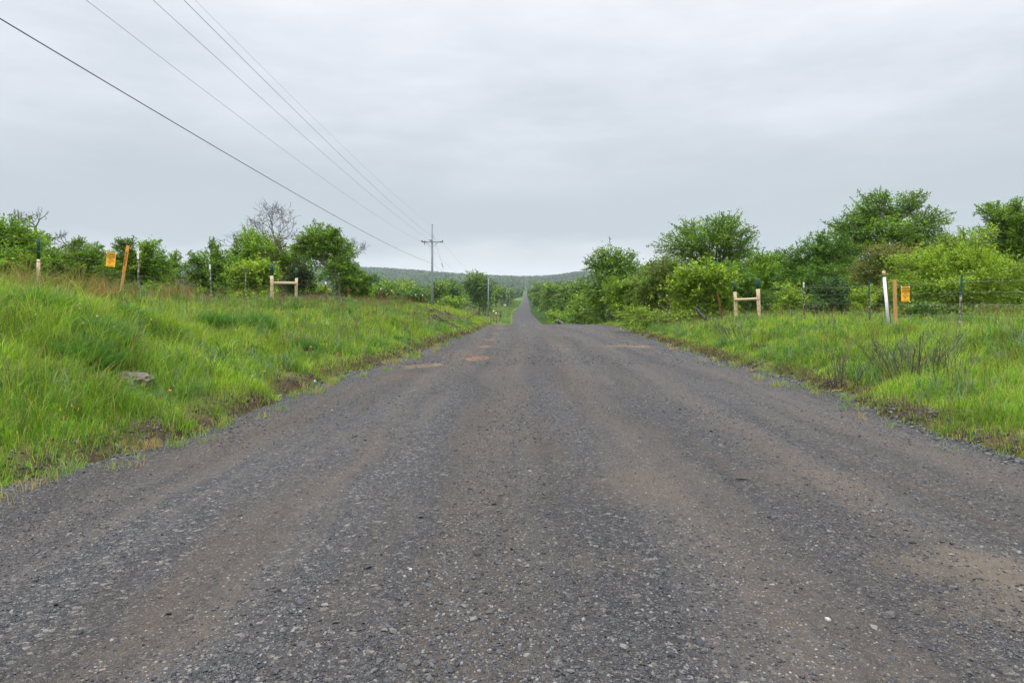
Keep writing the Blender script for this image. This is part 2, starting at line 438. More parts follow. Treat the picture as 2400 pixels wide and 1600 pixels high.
quads = np.stack([idx[:-1, :-1], idx[:-1, 1:], idx[1:, 1:], idx[1:, :-1]], -1).reshape(-1, 4)
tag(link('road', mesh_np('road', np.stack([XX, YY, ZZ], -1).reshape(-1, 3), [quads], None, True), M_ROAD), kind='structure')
def roadz(x, y):
    l = EL(y) - .55; r = ER(y) + .55; u = ((x - l) / (r - l) - .5) * 2
    return P(y) + .075 * (1 - u**2) - .02 + roadrelief(x, y)

# ------------------------------------------------------------------ loose stones on the road
phi = (1 + 5**.5) / 2
ICO_V = np.array([(-1, phi, 0), (1, phi, 0), (-1, -phi, 0), (1, -phi, 0), (0, -1, phi), (0, 1, phi), (0, -1, -phi), (0, 1, -phi), (phi, 0, -1), (phi, 0, 1), (-phi, 0, -1), (-phi, 0, 1)]) / 1.902
ICO_F = np.array([(0, 11, 5), (0, 5, 1), (0, 1, 7), (0, 7, 10), (0, 10, 11), (1, 5, 9), (5, 11, 4), (11, 10, 2), (10, 7, 6), (7, 1, 8), (3, 9, 4), (3, 4, 2), (3, 2, 6), (3, 6, 8), (3, 8, 9), (4, 9, 5), (2, 4, 11), (6, 2, 10), (8, 6, 7), (9, 8, 1)])

def stones(n, y0, y1, s0, s1, pw, spread, power=1.0):
    t = rng.random(n)
    y = y0 * (y1 / y0) ** (t ** power)
    half = .78 * y + 1.6
    x = (rng.random(n) * 2 - 1) * half
    lo = fbm(x * 1.0, y * .16, 91, 4) * .6 + fbm(x * .7, y * .7, 92, 4) * .4
    keep = rng.random(n) < np.clip((lo - .36) / .24, .12, 1)
    keep &= (x > EL(y) - .35) & (x < ER(y) + .35)
    x = x[keep]; y = y[keep]; n = len(x)
    s = s0 + (s1 - s0) * rng.random(n) ** pw
    return x, y, s

parts = [stones(110000, 2.3, 7.0, .003, .0095, 2.4, 0), stones(2600, 2.3, 10.0, .008, .020, 2.6, 0), stones(45000, 7, 16, .005, .014, 2.2, 0), stones(42000, 16, 50, .010, .026, 1.5, 0), stones(420, 2.4, 12, .011, .022, 1.5, 0)]
x = np.concatenate([p[0] for p in parts]); y = np.concatenate([p[1] for p in parts]); s = np.concatenate([p[2] for p in parts])
xs_ = []; ye = 3.5 + 30 * rng.random(9000) ** 1.3; sd_ = np.where(rng.random(9000) < .5, -1, 1); de = np.abs(rng.normal(0, .4, 9000)) - .15
x = np.concatenate([x, np.where(sd_ < 0, EL(ye) - de, ER(ye) + de)]); y = np.concatenate([y, ye]); s = np.concatenate([s, (.005 + .014 * rng.random(9000) ** 2) * (1 + ye / 25)])
# a low windrow of coarse stone along the verge on the white pole side
yw = 4.5 + 14 * rng.random(2600); xw = ER(yw) + rng.normal(.05, .12, 2600)
x = np.concatenate([x, xw]); y = np.concatenate([y, yw]); s = np.concatenate([s, .008 + .022 * rng.random(2600) ** 2])
n = len(x)
v = ICO_V[None] * (1 + (rng.random((n, 12, 1)) - .5) * .55)
v = v * np.stack([s * (.75 + .6 * rng.random(n)), s * (.75 + .6 * rng.random(n)), s * (.4 + .4 * rng.random(n))], -1)[:, None]
a = rng.random(n) * 6.283
ca, sa = np.cos(a)[:, None], np.sin(a)[:, None]
tl = rng.normal(0, .25, (n, 1))
vx = v[..., 0] * ca - v[..., 1] * sa; vy = v[..., 0] * sa + v[..., 1] * ca; vz = v[..., 2] + v[..., 0] * tl
zz = np.maximum(roadz(x, y), G(x, y))
v = np.stack([vx + x[:, None], vy + y[:, None], vz + (zz + s * .18)[:, None]], -1).reshape(-1, 3)
f = (ICO_F[None] + (np.arange(n) * 12)[:, None, None]).reshape(-1, 3)
q = rng.random(n)
pal = np.array([(.042, .046, .056), (.062, .066, .078), (.090, .092, .10), (.13, .13, .132), (.19, .185, .18), (.30, .29, .27), (.40, .36, .29), (.17, .115, .085)])
ci = np.searchsorted(np.cumsum([.22, .28, .25, .13, .08, .028, .008, .004]), q).clip(0, 7)
c = pal[ci] * (.8 + .4 * rng.random((n, 1)))
c = np.minimum(c, .24) * np.array((.595, .585, .565))
tag(link('gravel', mesh_np('gravel', v, [f], np.repeat(c, 12, 0)), M_STONE), 'loose blue grey gravel strewn over the road surface', 'gravel', kind='stuff')

# ------------------------------------------------------------------ grass
def blade_mesh(x, y, z, h, w, az, lean, tw, c, tipc=None):
    """one curved, tapering blade per point: 5 vertices, a quad and a triangle"""
    n = len(x)
    ux, uy = np.cos(az), np.sin(az)
    wx, wy = np.cos(tw) * w / 2, np.sin(tw) * w / 2
    b0 = np.stack([x, y, z - .02], -1)
    m = np.stack([x + ux * lean * h * .35, y + uy * lean * h * .35, z + h * .6], -1)
    t = np.stack([x + ux * lean * h, y + uy * lean * h, z + h * (1 - .35 * lean)], -1)
    W = np.stack([wx, wy, np.zeros(n)], -1)
    v = np.stack([b0 - W, b0 + W, m + W * .75, m - W * .75, t], 1).reshape(-1, 3)
    o = (np.arange(n) * 5)[:, None]
    cc = np.repeat(c, 5, 0)
    if tipc is not None: cc[4::5] = tipc
    return v, np.concatenate([o + 0, o + 1, o + 2, o + 3], 1), np.concatenate([o + 3, o + 2, o + 4], 1), cc

GP = np.array([(.200, .335, .022), (.150, .295, .022), (.098, .225, .024), (.115, .205, .055), (.275, .375, .035), (.37, .31, .13), (.18, .12, .065)])
def grass_cols(x, y, n, dry):
    nz = fbm(x * .45, y * .45, 111, 4); nz2 = fbm(x * 1.7, y * 1.7, 117, 3)
    pr = np.stack([.5 + nz * 1.2, .8 + 0 * nz, .35 + 2.2 * np.clip(.52 - nz, 0, 1) * 2, .12 + 2.0 * np.clip(nz2 - .55, 0, 1) * 2, .25 + .5 * nz, .12 + dry, .04 + dry * .6], -1)
    pr = np.clip(pr, .01, None); cp = np.cumsum(pr / pr.sum(1, keepdims=True), 1)
    ci = (rng.random((n, 1)) > cp).sum(1).clip(0, 6)
    return GP[ci] * (.70 + .60 * rng.random((n, 1))) * (.50 + 1.0 * nz2[:, None])

V, Q, T, C = [], [], [], []
off = 0
def push(v, q, t, c):
    global off
    V.append(v); Q.append(q + off); T.append(t + off); C.append(c); off += len(v)

BARE = [(hit(1012, 756), 1.3), (hit(1045, 748), 1.5), (hit(1072, 757), .9), (hit(300, 912), .22), (hit(700, 893), .45)]
def sow(side, y0, y1, d0, d1, mul=1.0):
    ym = (y0 + y1) / 2; Rr = ym * 1.15
    n = int((y1 - y0) * (d1 - d0) * 3000 * (6 / Rr) ** 1.35 * mul)
    y = y0 + (y1 - y0) * rng.random(n); d = d0 + (d1 - d0) * rng.random(n)
    x = EL(y) - d if side < 0 else ER(y) + d
    wob = (fbm(y * 1.1, y * .35, 5) - .5) * .7 + (fbm(y * 3.1, x * .6, 9) - .5) * .35
    dd = d + wob + (fbm(x * 2.3, y * 2.3, 15, 2) - .5) * 1.1
    thin = rng.random(n) < .06 + .94 * sstep(-.25 if side < 0 else -.1, .40, dd)
    bare = fbm(x * .9, y * .9, 131, 3)
    thin &= rng.random(n) < np.clip((bare - .22) * 6, .15, 1)
    for bp_, br_ in BARE: thin &= (np.hypot(x - bp_.x, (y - bp_.y) * .8) > br_ * (.6 + .8 * fbm(x * 3, y * 3, 191, 2))) | (rng.random(n) < .12)
    k = thin & (np.abs(x) < .82 * y + 4.5)
    x = x[k]; y = y[k]; dd = dd[k]; n = len(x)
    Rr = np.hypot(x, y)
    z = G(x, y)
    hn = fbm(x * .55, y * .55, 141, 3); hn2 = fbm(x * 2.2, y * 2.2, 143, 2)
    h = (.075 + (.20 if side < 0 else .19) * sstep(.0, 1.5, dd)) * (.45 + 1.15 * hn) * (.5 + 1.0 * hn2) * (.55 + .8 * rng.random(n))
    tall = rng.random(n) < .05
    h = np.where(tall & (dd > .6), h * 1.7, h)
    if side < 0: h = h * (1 + .5 * np.exp(-(((x + 7.2) / 2.6) ** 2 + ((y - 9.5) / 3.5) ** 2)))
    if side < 0: h = h * (1 - .5 * sstep(2.8, 4.8, dd) * sstep(14, 19, y))
    w = .0052 * (Rr / 6) ** .72 * (.6 + .8 * rng.random(n))
    wind = .6
    az = np.where(rng.random(n) < .25, wind + rng.normal(0, .7, n), rng.random(n) * 6.283 )
    lean = np.clip(.22 + .70 * rng.random(n) ** 1.2 + .4 * (hn - .5), .05, 1.0)
    c = grass_cols(x, y, n, np.where(dd < .3, .20, .05 + .1 * hn2))
    tip = np.where((rng.random(n) < .20)[:, None], np.array((.34, .28, .14)), c * 1.1)
    push(*blade_mesh(x, y, z, h, w, az, lean, rng.random(n) * 3.1416, c, tip))

for (a, b_) in ((1.0, 3.6), (3.6, 6), (6, 8), (8, 10.5), (10.5, 14), (14, 18), (18, 24), (24, 32), (32, 42), (42, 58)):
    if b_ < 4:
        sow(-1, a, b_, -.3, 5.0, .25); sow(1, a, b_, -.2, 5.0, .25); continue
    sow(-1, a, b_, -.3, 5.0); sow(-1, a, b_, 5.0, 13, .55)
    sow(1, a, b_, -.2, 5.0); sow(1, a, b_, 5.0, 15, .55)
# scattered broad-leaved weeds: whorls of short wide blades
n = 16000
y = 4 + 40 * rng.random(n) ** 1.3; sd = np.where(rng.random(n) < .5, -1, 1); d = .4 + 9 * rng.random(n)
x = np.where(sd < 0, EL(y) - d, ER(y) + d)
k = (np.abs(x) < .8 * y + 1) & (fbm(x * .8, y * .8, 151, 3) > .5)
x, y = x[k], y[k]
xx = np.repeat(x, 14) + rng.normal(0, .05, len(x) * 14); yy = np.repeat(y, 14) + rng.normal(0, .05, len(x) * 14)
n = len(xx)
lift = np.repeat(.06 + .26 * rng.random(len(x)), 14) * rng.random(n)
push(*blade_mesh(xx, yy, G(xx, yy) + lift, .10 + .10 * rng.random(n), .016 * (np.hypot(xx, yy) / 8) ** .5, rng.random(n) * 6.283, .6 + .4 * rng.random(n), rng.random(n) * 3.14,
                 np.repeat(np.array([(.09, .19, .04), (.13, .24, .035), (.15, .22, .11)])[rng.integers(0, 3, len(x))], 14, 0) * (.8 + .5 * rng.random((n, 1)))))
# leafy weed mounds
nm_ = 170
y = 4.5 + 34 * rng.random(nm_) ** 1.2; sd = np.where(rng.random(nm_) < .62, -1, 1); d = .9 + 6.5 * rng.random(nm_)
x = np.where(sd < 0, EL(y) - d, ER(y) + d); k = np.abs(x) < .8 * y + 1; x, y = x[k], y[k]
for xi, yi in zip(x, y):
    m_ = 150; rr_ = .12 + .22 * rng.random(); hh_ = .18 + .32 * rng.random()
    q = rng.normal(size=(m_, 3)); q /= np.linalg.norm(q, axis=1, keepdims=True); q *= rng.random((m_, 1)) ** .4
    px_ = xi + q[:, 0] * rr_; py_ = yi + q[:, 1] * rr_
    cb = np.array([(.075, .165, .035), (.10, .20, .03), (.15, .25, .035), (.12, .20, .09), (.10, .13, .05)])[rng.integers(0, 5)]
    push(*blade_mesh(px_, py_, G(px_, py_) + np.abs(q[:, 2]) * hh_, .07 + .07 * rng.random(m_), .015 * (yi / 8) ** .6 * (.6 + .8 * rng.random(m_)), rng.random(m_) * 6.283, .5 + .5 * rng.random(m_), rng.random(m_) * 3.14, cb * (.7 + .6 * rng.random((m_, 1)))))
# brown stalks thick along the fence line above the bank
n = 5200
y = 9 + 34 * rng.random(n) ** 1.1; x = -8.9 + rng.normal(0, .8, n)
k = (fbm(x * .7, y * .7, 211, 3) > .47) & (np.abs(x) < .8 * y + 1); x, y = x[k], y[k]; n = len(x)
push(*blade_mesh(x, y, G(x, y), (.35 + .5 * rng.random(n)) * (1 - .45 * sstep(14, 20, y)), .0045 * (y / 6) ** .8, rng.random(n) * 6.283, .08 + .3 * rng.random(n), rng.random(n) * 3.14,
                 np.array([(.13, .085, .05), (.20, .12, .07), (.26, .19, .11), (.10, .14, .05)])[rng.integers(0, 4, n)] * (.7 + .6 * rng.random((n, 1)))))
# thin upright seed stalks
n = 16000
y = 4 + 44 * rng.random(n) ** 1.2; sd = np.where(rng.random(n) < .55, -1, 1); d = .8 + 9 * rng.random(n)
x = np.where(sd < 0, EL(y) - d, ER(y) + d)
k = (np.abs(x) < .8 * y + 1) & (fbm(x * .5, y * .5, 161, 3) > .47)
x, y = x[k], y[k]; n = len(x)
push(*blade_mesh(x, y, G(x, y), .35 + .4 * rng.random(n), .0042 * (np.hypot(x, y) / 6) ** .8, rng.random(n) * 6.283, .05 + .15 * rng.random(n), rng.random(n) * 3.14,
                 np.array([(.10, .075, .05), (.20, .15, .075), (.13, .17, .05), (.16, .075, .04)])[rng.integers(0, 4, n)] * (.7 + .6 * rng.random((n, 1)))))
# dead brown thatch at the cut edge of the verge
n = 9000
y = 4 + 30 * rng.random(n) ** 1.2; sd = np.where(rng.random(n) < .35, -1, 1); d = rng.normal(.16, .09, n)
x = np.where(sd < 0, EL(y) - d, ER(y) + d)
wob = (fbm(y * 1.1, y * .35, 5) - .5) * .7
x = np.where(sd < 0, x + wob, x - wob)
k = fbm(y * .5, sd * 3.3, 171, 3) > .40
x, y = x[k], y[k]; n = len(x)
push(*blade_mesh(x, y, G(x, y), .05 + .14 * rng.random(n), .004 * (np.hypot(x, y) / 6) ** .75, rng.random(n) * 6.283, .5 + .45 * rng.random(n), rng.random(n) * 3.14,
                 np.array([(.09, .06, .04), (.15, .10, .06), (.20, .15, .09), (.06, .04, .03)])[rng.integers(0, 4, n)] * (.7 + .6 * rng.random((n, 1)))))
# small tufts straggling out onto the gravel margin
nt_ = 150
y = 4 + 22 * rng.random(nt_) ** 1.6; sd = np.where(rng.random(nt_) < .62, -1, 1); d = -.05 - .55 * rng.random(nt_) ** 1.5
x = np.where(sd < 0, EL(y) - d, ER(y) + d)
m_ = rng.integers(8, 46, nt_); x = np.repeat(x, m_) + rng.normal(0, .05, m_.sum()); y = np.repeat(y, m_) + rng.normal(0, .06, m_.sum()); n = len(x)
push(*blade_mesh(x, y, np.maximum(G(x, y), P(y) + .0), .05 + .13 * rng.random(n), .005 * (np.hypot(x, y) / 6) ** .75, rng.random(n) * 6.283, .3 + .6 * rng.random(n), rng.random(n) * 3.14,
                 np.repeat(np.array([(.17, .27, .05), (.25, .29, .08), (.16, .24, .10), (.32, .26, .12)])[rng.integers(0, 4, nt_)], m_, 0) * (.7 + .6 * rng.random((n, 1)))))
# tiny yellow flowers low on the bank
n = 260
h0 = hit(290, 1020); x = h0.x + rng.normal(0, .9, n); y = h0.y + rng.normal(0, .55, n)
k = (fbm(x * 2.5, y * 2.5, 201, 2) > .52) & (x < EL(y) - .45); x, y = x[k], y[k]; n = len(x)
push(*blade_mesh(x, y, G(x, y) + .08 + .14 * rng.random(n), np.full(n, .012), np.full(n, .011), rng.random(n) * 6.28, np.full(n, .9), rng.random(n) * 3.14, np.tile(np.array((.62, .48, .03)), (n, 1))))
# rough grass down in the valley
n = 16000
y = 150 * (700 / 150) ** rng.random(n); sd = np.where(rng.random(n) < .7, -1, 1); d = .5 + np.where(sd < 0, 34, 6) * rng.random(n)
x = np.where(sd < 0, EL(y) - d, ER(y) + d)
kk = (sd < 0) | (y < 190); x, y, d, sd = x[kk], y[kk], d[kk], sd[kk]; n = len(x)
edge = d < 3
cc = np.where(edge[:, None], np.array((.075, .13, .03)), np.where((fbm(x * .06, y * .03, 181) > .53)[:, None], np.array((.12, .085, .045)), np.array((.10, .155, .04))))
push(*blade_mesh(x, y, G(x, y), .4 + .5 * rng.random(n), .10 * y / 200, rng.random(n) * 6.283, .3 + .4 * rng.random(n), rng.random(n) * 3.14, cc * (.7 + .6 * rng.random((n, 1)))))
me = mesh_np('grass', np.concatenate(V), [np.concatenate(Q), np.concatenate(T)], np.concatenate(C))
tag(link('grass', me, M_GRASS), 'tall fresh green roadside grass with weeds on both banks', 'grass', kind='stuff')
print('grass blades', off // 5)

def own_blades(name, label, cat, base, n, rad, h, w, cols, lean=(.2, .9), group=None, rad_y=None):
    """a plant made of its own blades, standing at base"""
    o = empty(name, base)
    a = rng.random(n) * 6.283; q = np.sqrt(rng.random(n))
    x = np.cos(a) * q * rad * .55; y = np.sin(a) * q * (rad_y or rad) * .55
    z = G(x + base.x, y + base.y) - base.z
    az = a + rng.normal(0, .4, n)
    ln = lean[0] + (lean[1] - lean[0]) * q * (.5 + .7 * rng.random(n))
    hh = h * (.55 + .55 * rng.random(n)) * (1.05 - .25 * q)
    c = np.array(cols)[rng.integers(0, len(cols), n)] * (.75 + .5 * rng.random((n, 1)))
    v, qd, t, c = blade_mesh(x, y, z, hh, np.full(n, w) * (.6 + .8 * rng.random(n)), az, np.clip(ln, 0, 1.1), rng.random(n) * 3.14, c)
    link('blades', mesh_np(name, v, [qd, t], c), M_GRASS, o)
    return tag(o, label, cat, group)

CL = [(.040, .130, .026), (.060, .165, .030), (.085, .20, .04)]
for (px, py, rd, h, lab) in ((603, 772, .42, .55, 'rounded dark green grass clump, plumpest one on the bank below the wooden brace'),
                             (512, 768, .40, .50, 'dark green grass clump beside the plumpest round one on the power line bank'),
                             (240, 806, .42, .50, 'arching green grass clump on the bank just above the flat stone slab'),
                             (300, 752, .30, .40, 'small green grass clump high on the bank under the leaning orange marker'),
                             (205, 855, .38, .48, 'dark leafy grass clump against the flat stone slab'),
                             (80, 735, .45, .55, 'tall bright grass clump at the frame edge below the lone wooden post'),
                             (712, 815, .30, .30, 'low spreading dark clump on the bank near the orange flowers')):
    own_blades('grass_clump', lab, 'grass clump', hit(px, py, .12), 1700, rd * 1.25, h * 1.25, .008, CL, (.15, 1.0), 'dark grass clumps on the power line bank')
RW = [(.26, .135, .06), (.34, .21, .10), (.20, .12, .06), (.16, .20, .05)]
for (px, py, Yd, rd, h, lab) in ((56, 640, 13.2, .5, .75, 'rust brown dead weed stand beside the lone wooden post'),
                                 (180, 645, 13.6, .6, .70, 'rust brown dead weed stand between the lone wooden post and the tilted sign'),
                                 (248, 645, 14.5, .35, .55, 'rust brown dead weed stand below the tilted yellow sign'),
                                 (416, 684, 18.5, .45, .80, 'thin reddish dead weed stand between two steel posts on the bank top'),
                                 (10, 635, 13.0, .5, .5, 'brown dead weed tangle at the frame edge under the dead snags')):
    X_ = (px - 1200) / F * Yd
    own_blades('dead_weed', lab, 'dead weeds', Vector((X_, Yd, g(X_, Yd))), 170, rd, h + .40, .008, RW, (.1, .7), 'rust brown dead weeds on the bank top')
for (px, py, Yd, rd, lab) in ((640, 699, 31, .55, 'mauve grey dead bramble by the foot of the wooden brace'),
                              (740, 700, 33, .6, 'mauve grey dead bramble mound by the white tipped rusty post'),
                              (772, 703, 32, .7, 'rounded grey dead bramble mound, bulkiest one before the leaning oak trunk')):
    X_ = (px - 1200) / F * Yd
    own_blades('bramble', lab, 'bramble', Vector((X_, Yd, g(X_, Yd))), 900, rd * 1.2, .85, .012, [(.11, .085, .085), (.16, .12, .115), (.13, .085, .07)], (.6, 1.1), 'dead brambles along the fence')

# ------------------------------------------------------------------ trees
def bez(a, b, c, t):
    t = np.asarray(t)[..., None]
    return (1 - t)**2 * a + 2 * t * (1 - t) * b + t**2 * c

def cards(p, s, nrm, col, aspect=.6):
    n = len(p)
    a = rng.normal(size=(n, 3)); a -= nrm * (a * nrm).sum(1, keepdims=True); a /= np.linalg.norm(a, axis=1, keepdims=True) + 1e-9
    b = np.cross(nrm, a)
    s = np.asarray(s)[:, None]
    v = np.stack([p - a * s * .5, p + b * s * aspect * .5 + a * s * .08, p + a * s * .5, p - b * s * aspect * .5 + a * s * .08], 1).reshape(-1, 3)
    return v, (np.arange(n) * 4)[:, None] + np.arange(4)[None], np.repeat(col, 4, 0)

def make_tree(name, label, Y, lobes, cols, base_px=None, trunk=None, leaf=1.9, lai=4.0, spiky=.25, cat='tree', group=None, trad=None, depth=.85, lean=None, sprays=None, skirt=True, grow=1.32, back=0.0):
    """lobes: (px, py, rx, ry) of the photograph; the plant stands Y metres away with real depth"""
    k = Y / F
    lobes = [(px, py, rx * grow, ry * grow) for (px, py, rx, ry) in lobes]
    lb = [(at(px, py, Y + back + (rng.random() - .5) * rx * k), rx * k, ry * k) for (px, py, rx, ry) in lobes]
    bpx = base_px if base_px is not None else sum(l[0] for l in lobes) / len(lobes)
    bx = (bpx - 1200) / F * Y
    bz = g(bx, Y)
    root = empty(name, (bx, Y, bz))
    O = np.array((bx, Y, bz))
    top = max(c.z + rz for c, rx, rz in lb) - bz
    big = max(lb, key=lambda q: q[1] * q[2])
    mean = np.mean([np.array(c) for c, _, _ in lb], 0)
    tr = trad or .013 * top + .015
    if skirt:      # foliage down to the grass
        gy = HOR + (EYE - bz) / Y * F; bot = max(l[1] + l[3] * .8 for l in lobes)
        x0 = min(l[0] - l[2] * .6 for l in lobes); x1 = max(l[0] + l[2] * .6 for l in lobes)
        if gy - bot > 6:
            hh = (gy - bot) / 2; m = int(np.clip((x1 - x0) / (2.2 * (hh + 10)), 1, 5))
            for q in range(m):
                lb.append((at(x0 + (x1 - x0) * (q + .5) / m, bot + hh * .9, Y - .3 + rng.normal(0, .3)), (x1 - x0) / m * .62 * k, (hh + 10) * k))
    wood = MB()
    if trunk:   # visible trunk: pixels along it
        tp = np.array([np.array(at(px, py, Y)) for px, py in trunk]) - O
        tp[0] = (tp[0][0], 0, g(tp[0][0] + bx, Y) - bz - .1)
    else:
        fk = np.array((mean[0], mean[1], bz + .42 * top)) - O
        fk[0] *= .5
        tp = np.array([(0, 0, -.15), fk * (.33, .33, .36) + rng.normal(0, .03, 3), fk * (.7, .7, .7), fk])
    tt = np.linspace(0, 1, len(tp)); t2 = np.linspace(0, 1, 9)
    tp = np.stack([np.interp(t2, tt, tp[:, i]) for i in range(3)], 1)
    tp[1:-1] += rng.normal(0, tr * .25, (7, 3)) * (1, 1, 0)
    wood.tube(tp, np.linspace(tr * 1.25, tr * .62, 9), 7)
    P_, S_, N_, C_ = [], [], [], []
    cols = np.array(cols)
    for (c, rx, rz) in lb:
        c = np.array(c) - O; ry = rx * depth
        st = tp[-1 - rng.integers(0, 3)]
        mid = (st + c) / 2 + np.array((0, 0, .15 * rz)) + rng.normal(0, .08 * rx, 3)
        L = bez(st, mid, c, np.linspace(0, 1, 6))
        wood.tube(L, np.linspace(tr * .55, tr * .22, 6), 5)
        ns = sprays or int(np.clip(26 + 14 * rx * rz, 18, 90))
        dr = rng.normal(size=(ns, 3)); dr[:, 2] = dr[:, 2] * .8 + .25
        dr /= np.linalg.norm(dr, axis=1, keepdims=True)
        ext = .72 + .33 * rng.random(ns)
        sp = rng.random(ns) < spiky
        ext[sp] *= 1.12 + .28 * rng.random(sp.sum())
        end = c + dr * np.array((rx, ry, rz)) * ext[:, None]
        stt = bez(st, mid, c, .45 + .55 * rng.random(ns))
        ctl = (stt + end) / 2 + np.stack([rng.normal(0, .1 * rx, ns), rng.normal(0, .1 * rx, ns), (.05 + .2 * rng.random(ns)) * rz], 1)
        for i in range(ns):
            if i % 2 == 0 or sp[i]: wood.tube(bez(stt[i], ctl[i], end[i], np.linspace(0, 1, 5)), np.linspace(tr * .16, .004 + .0004 * Y, 5), 3, False)
        sz = leaf * Y / 683
        nl = int(lai * math.pi * rx * rz / (.5 * .6 * sz * sz))
        nl = min(nl, 34000)
        si = rng.integers(0, ns, nl)
        t = .18 + .82 * rng.random(nl) ** .75
        p = bez(stt[si], ctl[si], end[si], t)
        wd = (np.where(sp[si], .07, .15) * (1.25 - t))[:, None]
        fill = rng.random(nl) < .22
        dv = rng.normal(size=(nl, 3)); dv *= (rng.random((nl, 1)) ** .45) / np.linalg.norm(dv, axis=1, keepdims=True)
        p = np.where(fill[:, None], c + dv * np.array((rx, ry, rz)) * .9, p)
        p = p + rng.normal(size=(nl, 3)) * np.array((rx, ry, rz)) * wd + rng.normal(size=(nl, 3)) * sz * .5
        nr = rng.normal(size=(nl, 3)) + np.array((0, 0, 1.15)); nr /= np.linalg.norm(nr, axis=1, keepdims=True)
        sc = cols[rng.integers(0, len(cols), ns)] * (.75 + .5 * rng.random((ns, 1)))
        cc = sc[si] * (.8 + .4 * rng.random((nl, 1)))
        P_.append(p); S_.append(sz * (.65 + .7 * rng.random(nl))); N_.append(nr); C_.append(cc)
    p = np.concatenate(P_); gz = G(p[:, 0] + O[0], p[:, 1] + O[1]) - O[2]
    ok = p[:, 2] > gz + .03
    v, f, cc = cards(p[ok], np.concatenate(S_)[ok], np.concatenate(N_)[ok], np.concatenate(C_)[ok])
    wood.build('trunk', M_BARK, root, True)
    link('crown', mesh_np('crown', v, [f], cc), M_LEAF, root)
    return tag(root, label, cat, group)

DK = [(0.066, 0.15, 0.018), (0.085, 0.185, 0.02), (0.105, 0.215, 0.022)]
MD = [(0.108, 0.215, 0.017), (0.14, 0.262, 0.019), (0.18, 0.3, 0.021)]
LT = [(0.165, 0.28, 0.02), (0.205, 0.325, 0.022), (0.24, 0.355, 0.026)]
YG = [(.200,.315,.016),(.235,.350,.020),(.265,.375,.026)]
OL = [(0.12, 0.16, 0.032), (0.15, 0.19, 0.036), (0.12, 0.2, 0.034)]
BZ = [(0.16, 0.15, 0.04), (0.2, 0.185, 0.05), (0.135, 0.175, 0.036)]
SIDE_P, SIDE_W = 'trees and shrubs behind the power line side fence', 'trees and shrubs behind the white pole side fence'

# behind the fence on the power line side
def TP(*a, **k): return make_tree(*a, group=SIDE_P, **k)
TP('bushy_tree', 'dense bright green tree at the frame edge under the dead snags', 24, [(20, 548, 48, 36), (70, 566, 34, 28), (30, 606, 72, 44), (-45, 560, 55, 55), (-60, 620, 60, 50)], MD + LT[:1], 20, leaf=2.5)
TP('bushy_tree', 'small flat topped green tree behind the lone wooden post', 26, [(88, 560, 27, 15), (62, 572, 22, 18), (105, 610, 38, 30), (140, 622, 32, 28)], MD, 95, spiky=.4)
TP('bushy_tree', 'rounded green tree with a looped topknot between lone wooden post and tilted sign', 28, [(190, 606, 46, 32), (185, 568, 13, 11), (168, 575, 8, 12), (220, 614, 32, 28), (155, 620, 30, 26)], MD + OL[:1], 190)
TP('bushy_tree', 'spiky green tree behind the leaning orange marker', 27, [(288, 604, 30, 28), (345, 604, 42, 36), (281, 572, 12, 12), (303, 566, 10, 10), (350, 575, 14, 14), (378, 628, 26, 26), (320, 642, 76, 32)], MD + DK[2:], 320, spiky=.45)
TP('sapling', 'slim sapling in the gap where the distant ridge shows beside the spiky tree', 32, [(411, 606, 11, 15), (403, 622, 18, 10), (392, 648, 34, 22)], MD, 408, spiky=.5, cat='sapling')
TP('bushy_tree', 'green tree with one tall leafy spike beyond the white tipped steel post', 33, [(497, 572, 7, 14), (507, 590, 12, 18), (478, 622, 36, 28), (522, 634, 36, 36), (488, 662, 48, 30)], DK[1:] + MD, 500, spiky=.4)
TP('bushy_tree', 'mid green tree in front of the bare dead tree', 37, [(586, 560, 28, 26), (604, 584, 34, 32), (558, 606, 30, 26), (590, 625, 40, 30)], MD + LT[:1], 590, spiky=.45)
TP('bushy_tree', 'yellow green leafy bush just behind the wooden brace', 30, [(592, 632, 37, 26), (560, 656, 31, 26), (612, 660, 31, 30), (640, 640, 14, 18)], YG[:2] + LT, 592, leaf=2.5, spiky=.45, cat='bush')
TP('bushy_tree', 'sparse brownish olive tree at the foot of the bare dead tree', 44, [(635, 565, 24, 22), (650, 585, 24, 18), (628, 600, 22, 20)], BZ + OL, 640, lai=1.5)
TP('oak_tree', 'big green tree with a curved leaning trunk, tallest on the power line side', 42,
   [(745, 548, 32, 27), (718, 562, 24, 22), (772, 572, 36, 34), (806, 604, 28, 38), (738, 600, 34, 30), (826, 645, 20, 32), (788, 640, 34, 30), (785, 545, 12, 16), (818, 668, 26, 26), (745, 575, 34, 30), (700, 585, 18, 18)], MD + DK[2:], 797,
   skirt=False, grow=1.24, back=.3, depth=.8, trunk=[(799, 690), (797, 678), (788, 650), (772, 628), (757, 612), (752, 590)], spiky=.2, lai=3.6, trad=.11)
TP('bushy_tree', 'green tree filling the space between the yellow green bush and the leaning oak', 46, [(672, 618, 36, 30), (702, 600, 26, 24), (660, 655, 42, 30)], MD, 680)
TP('cedar_shrub', 'dark upright cedar behind the farther post of the wooden brace', 36, [(698, 640, 20, 40), (715, 660, 24, 30), (680, 668, 22, 24)], [(.030, .055, .018), (.042, .070, .020), (.055, .075, .025)], 700, leaf=2.0, lai=3, spiky=.1, cat='cedar')
TP('bushy_tree', 'low green shrub thicket under the leaning oak trunk', 39, [(748, 682, 30, 16), (730, 674, 22, 18), (742, 694, 30, 9)], MD + LT, 750, grow=1.0, cat='shrub')
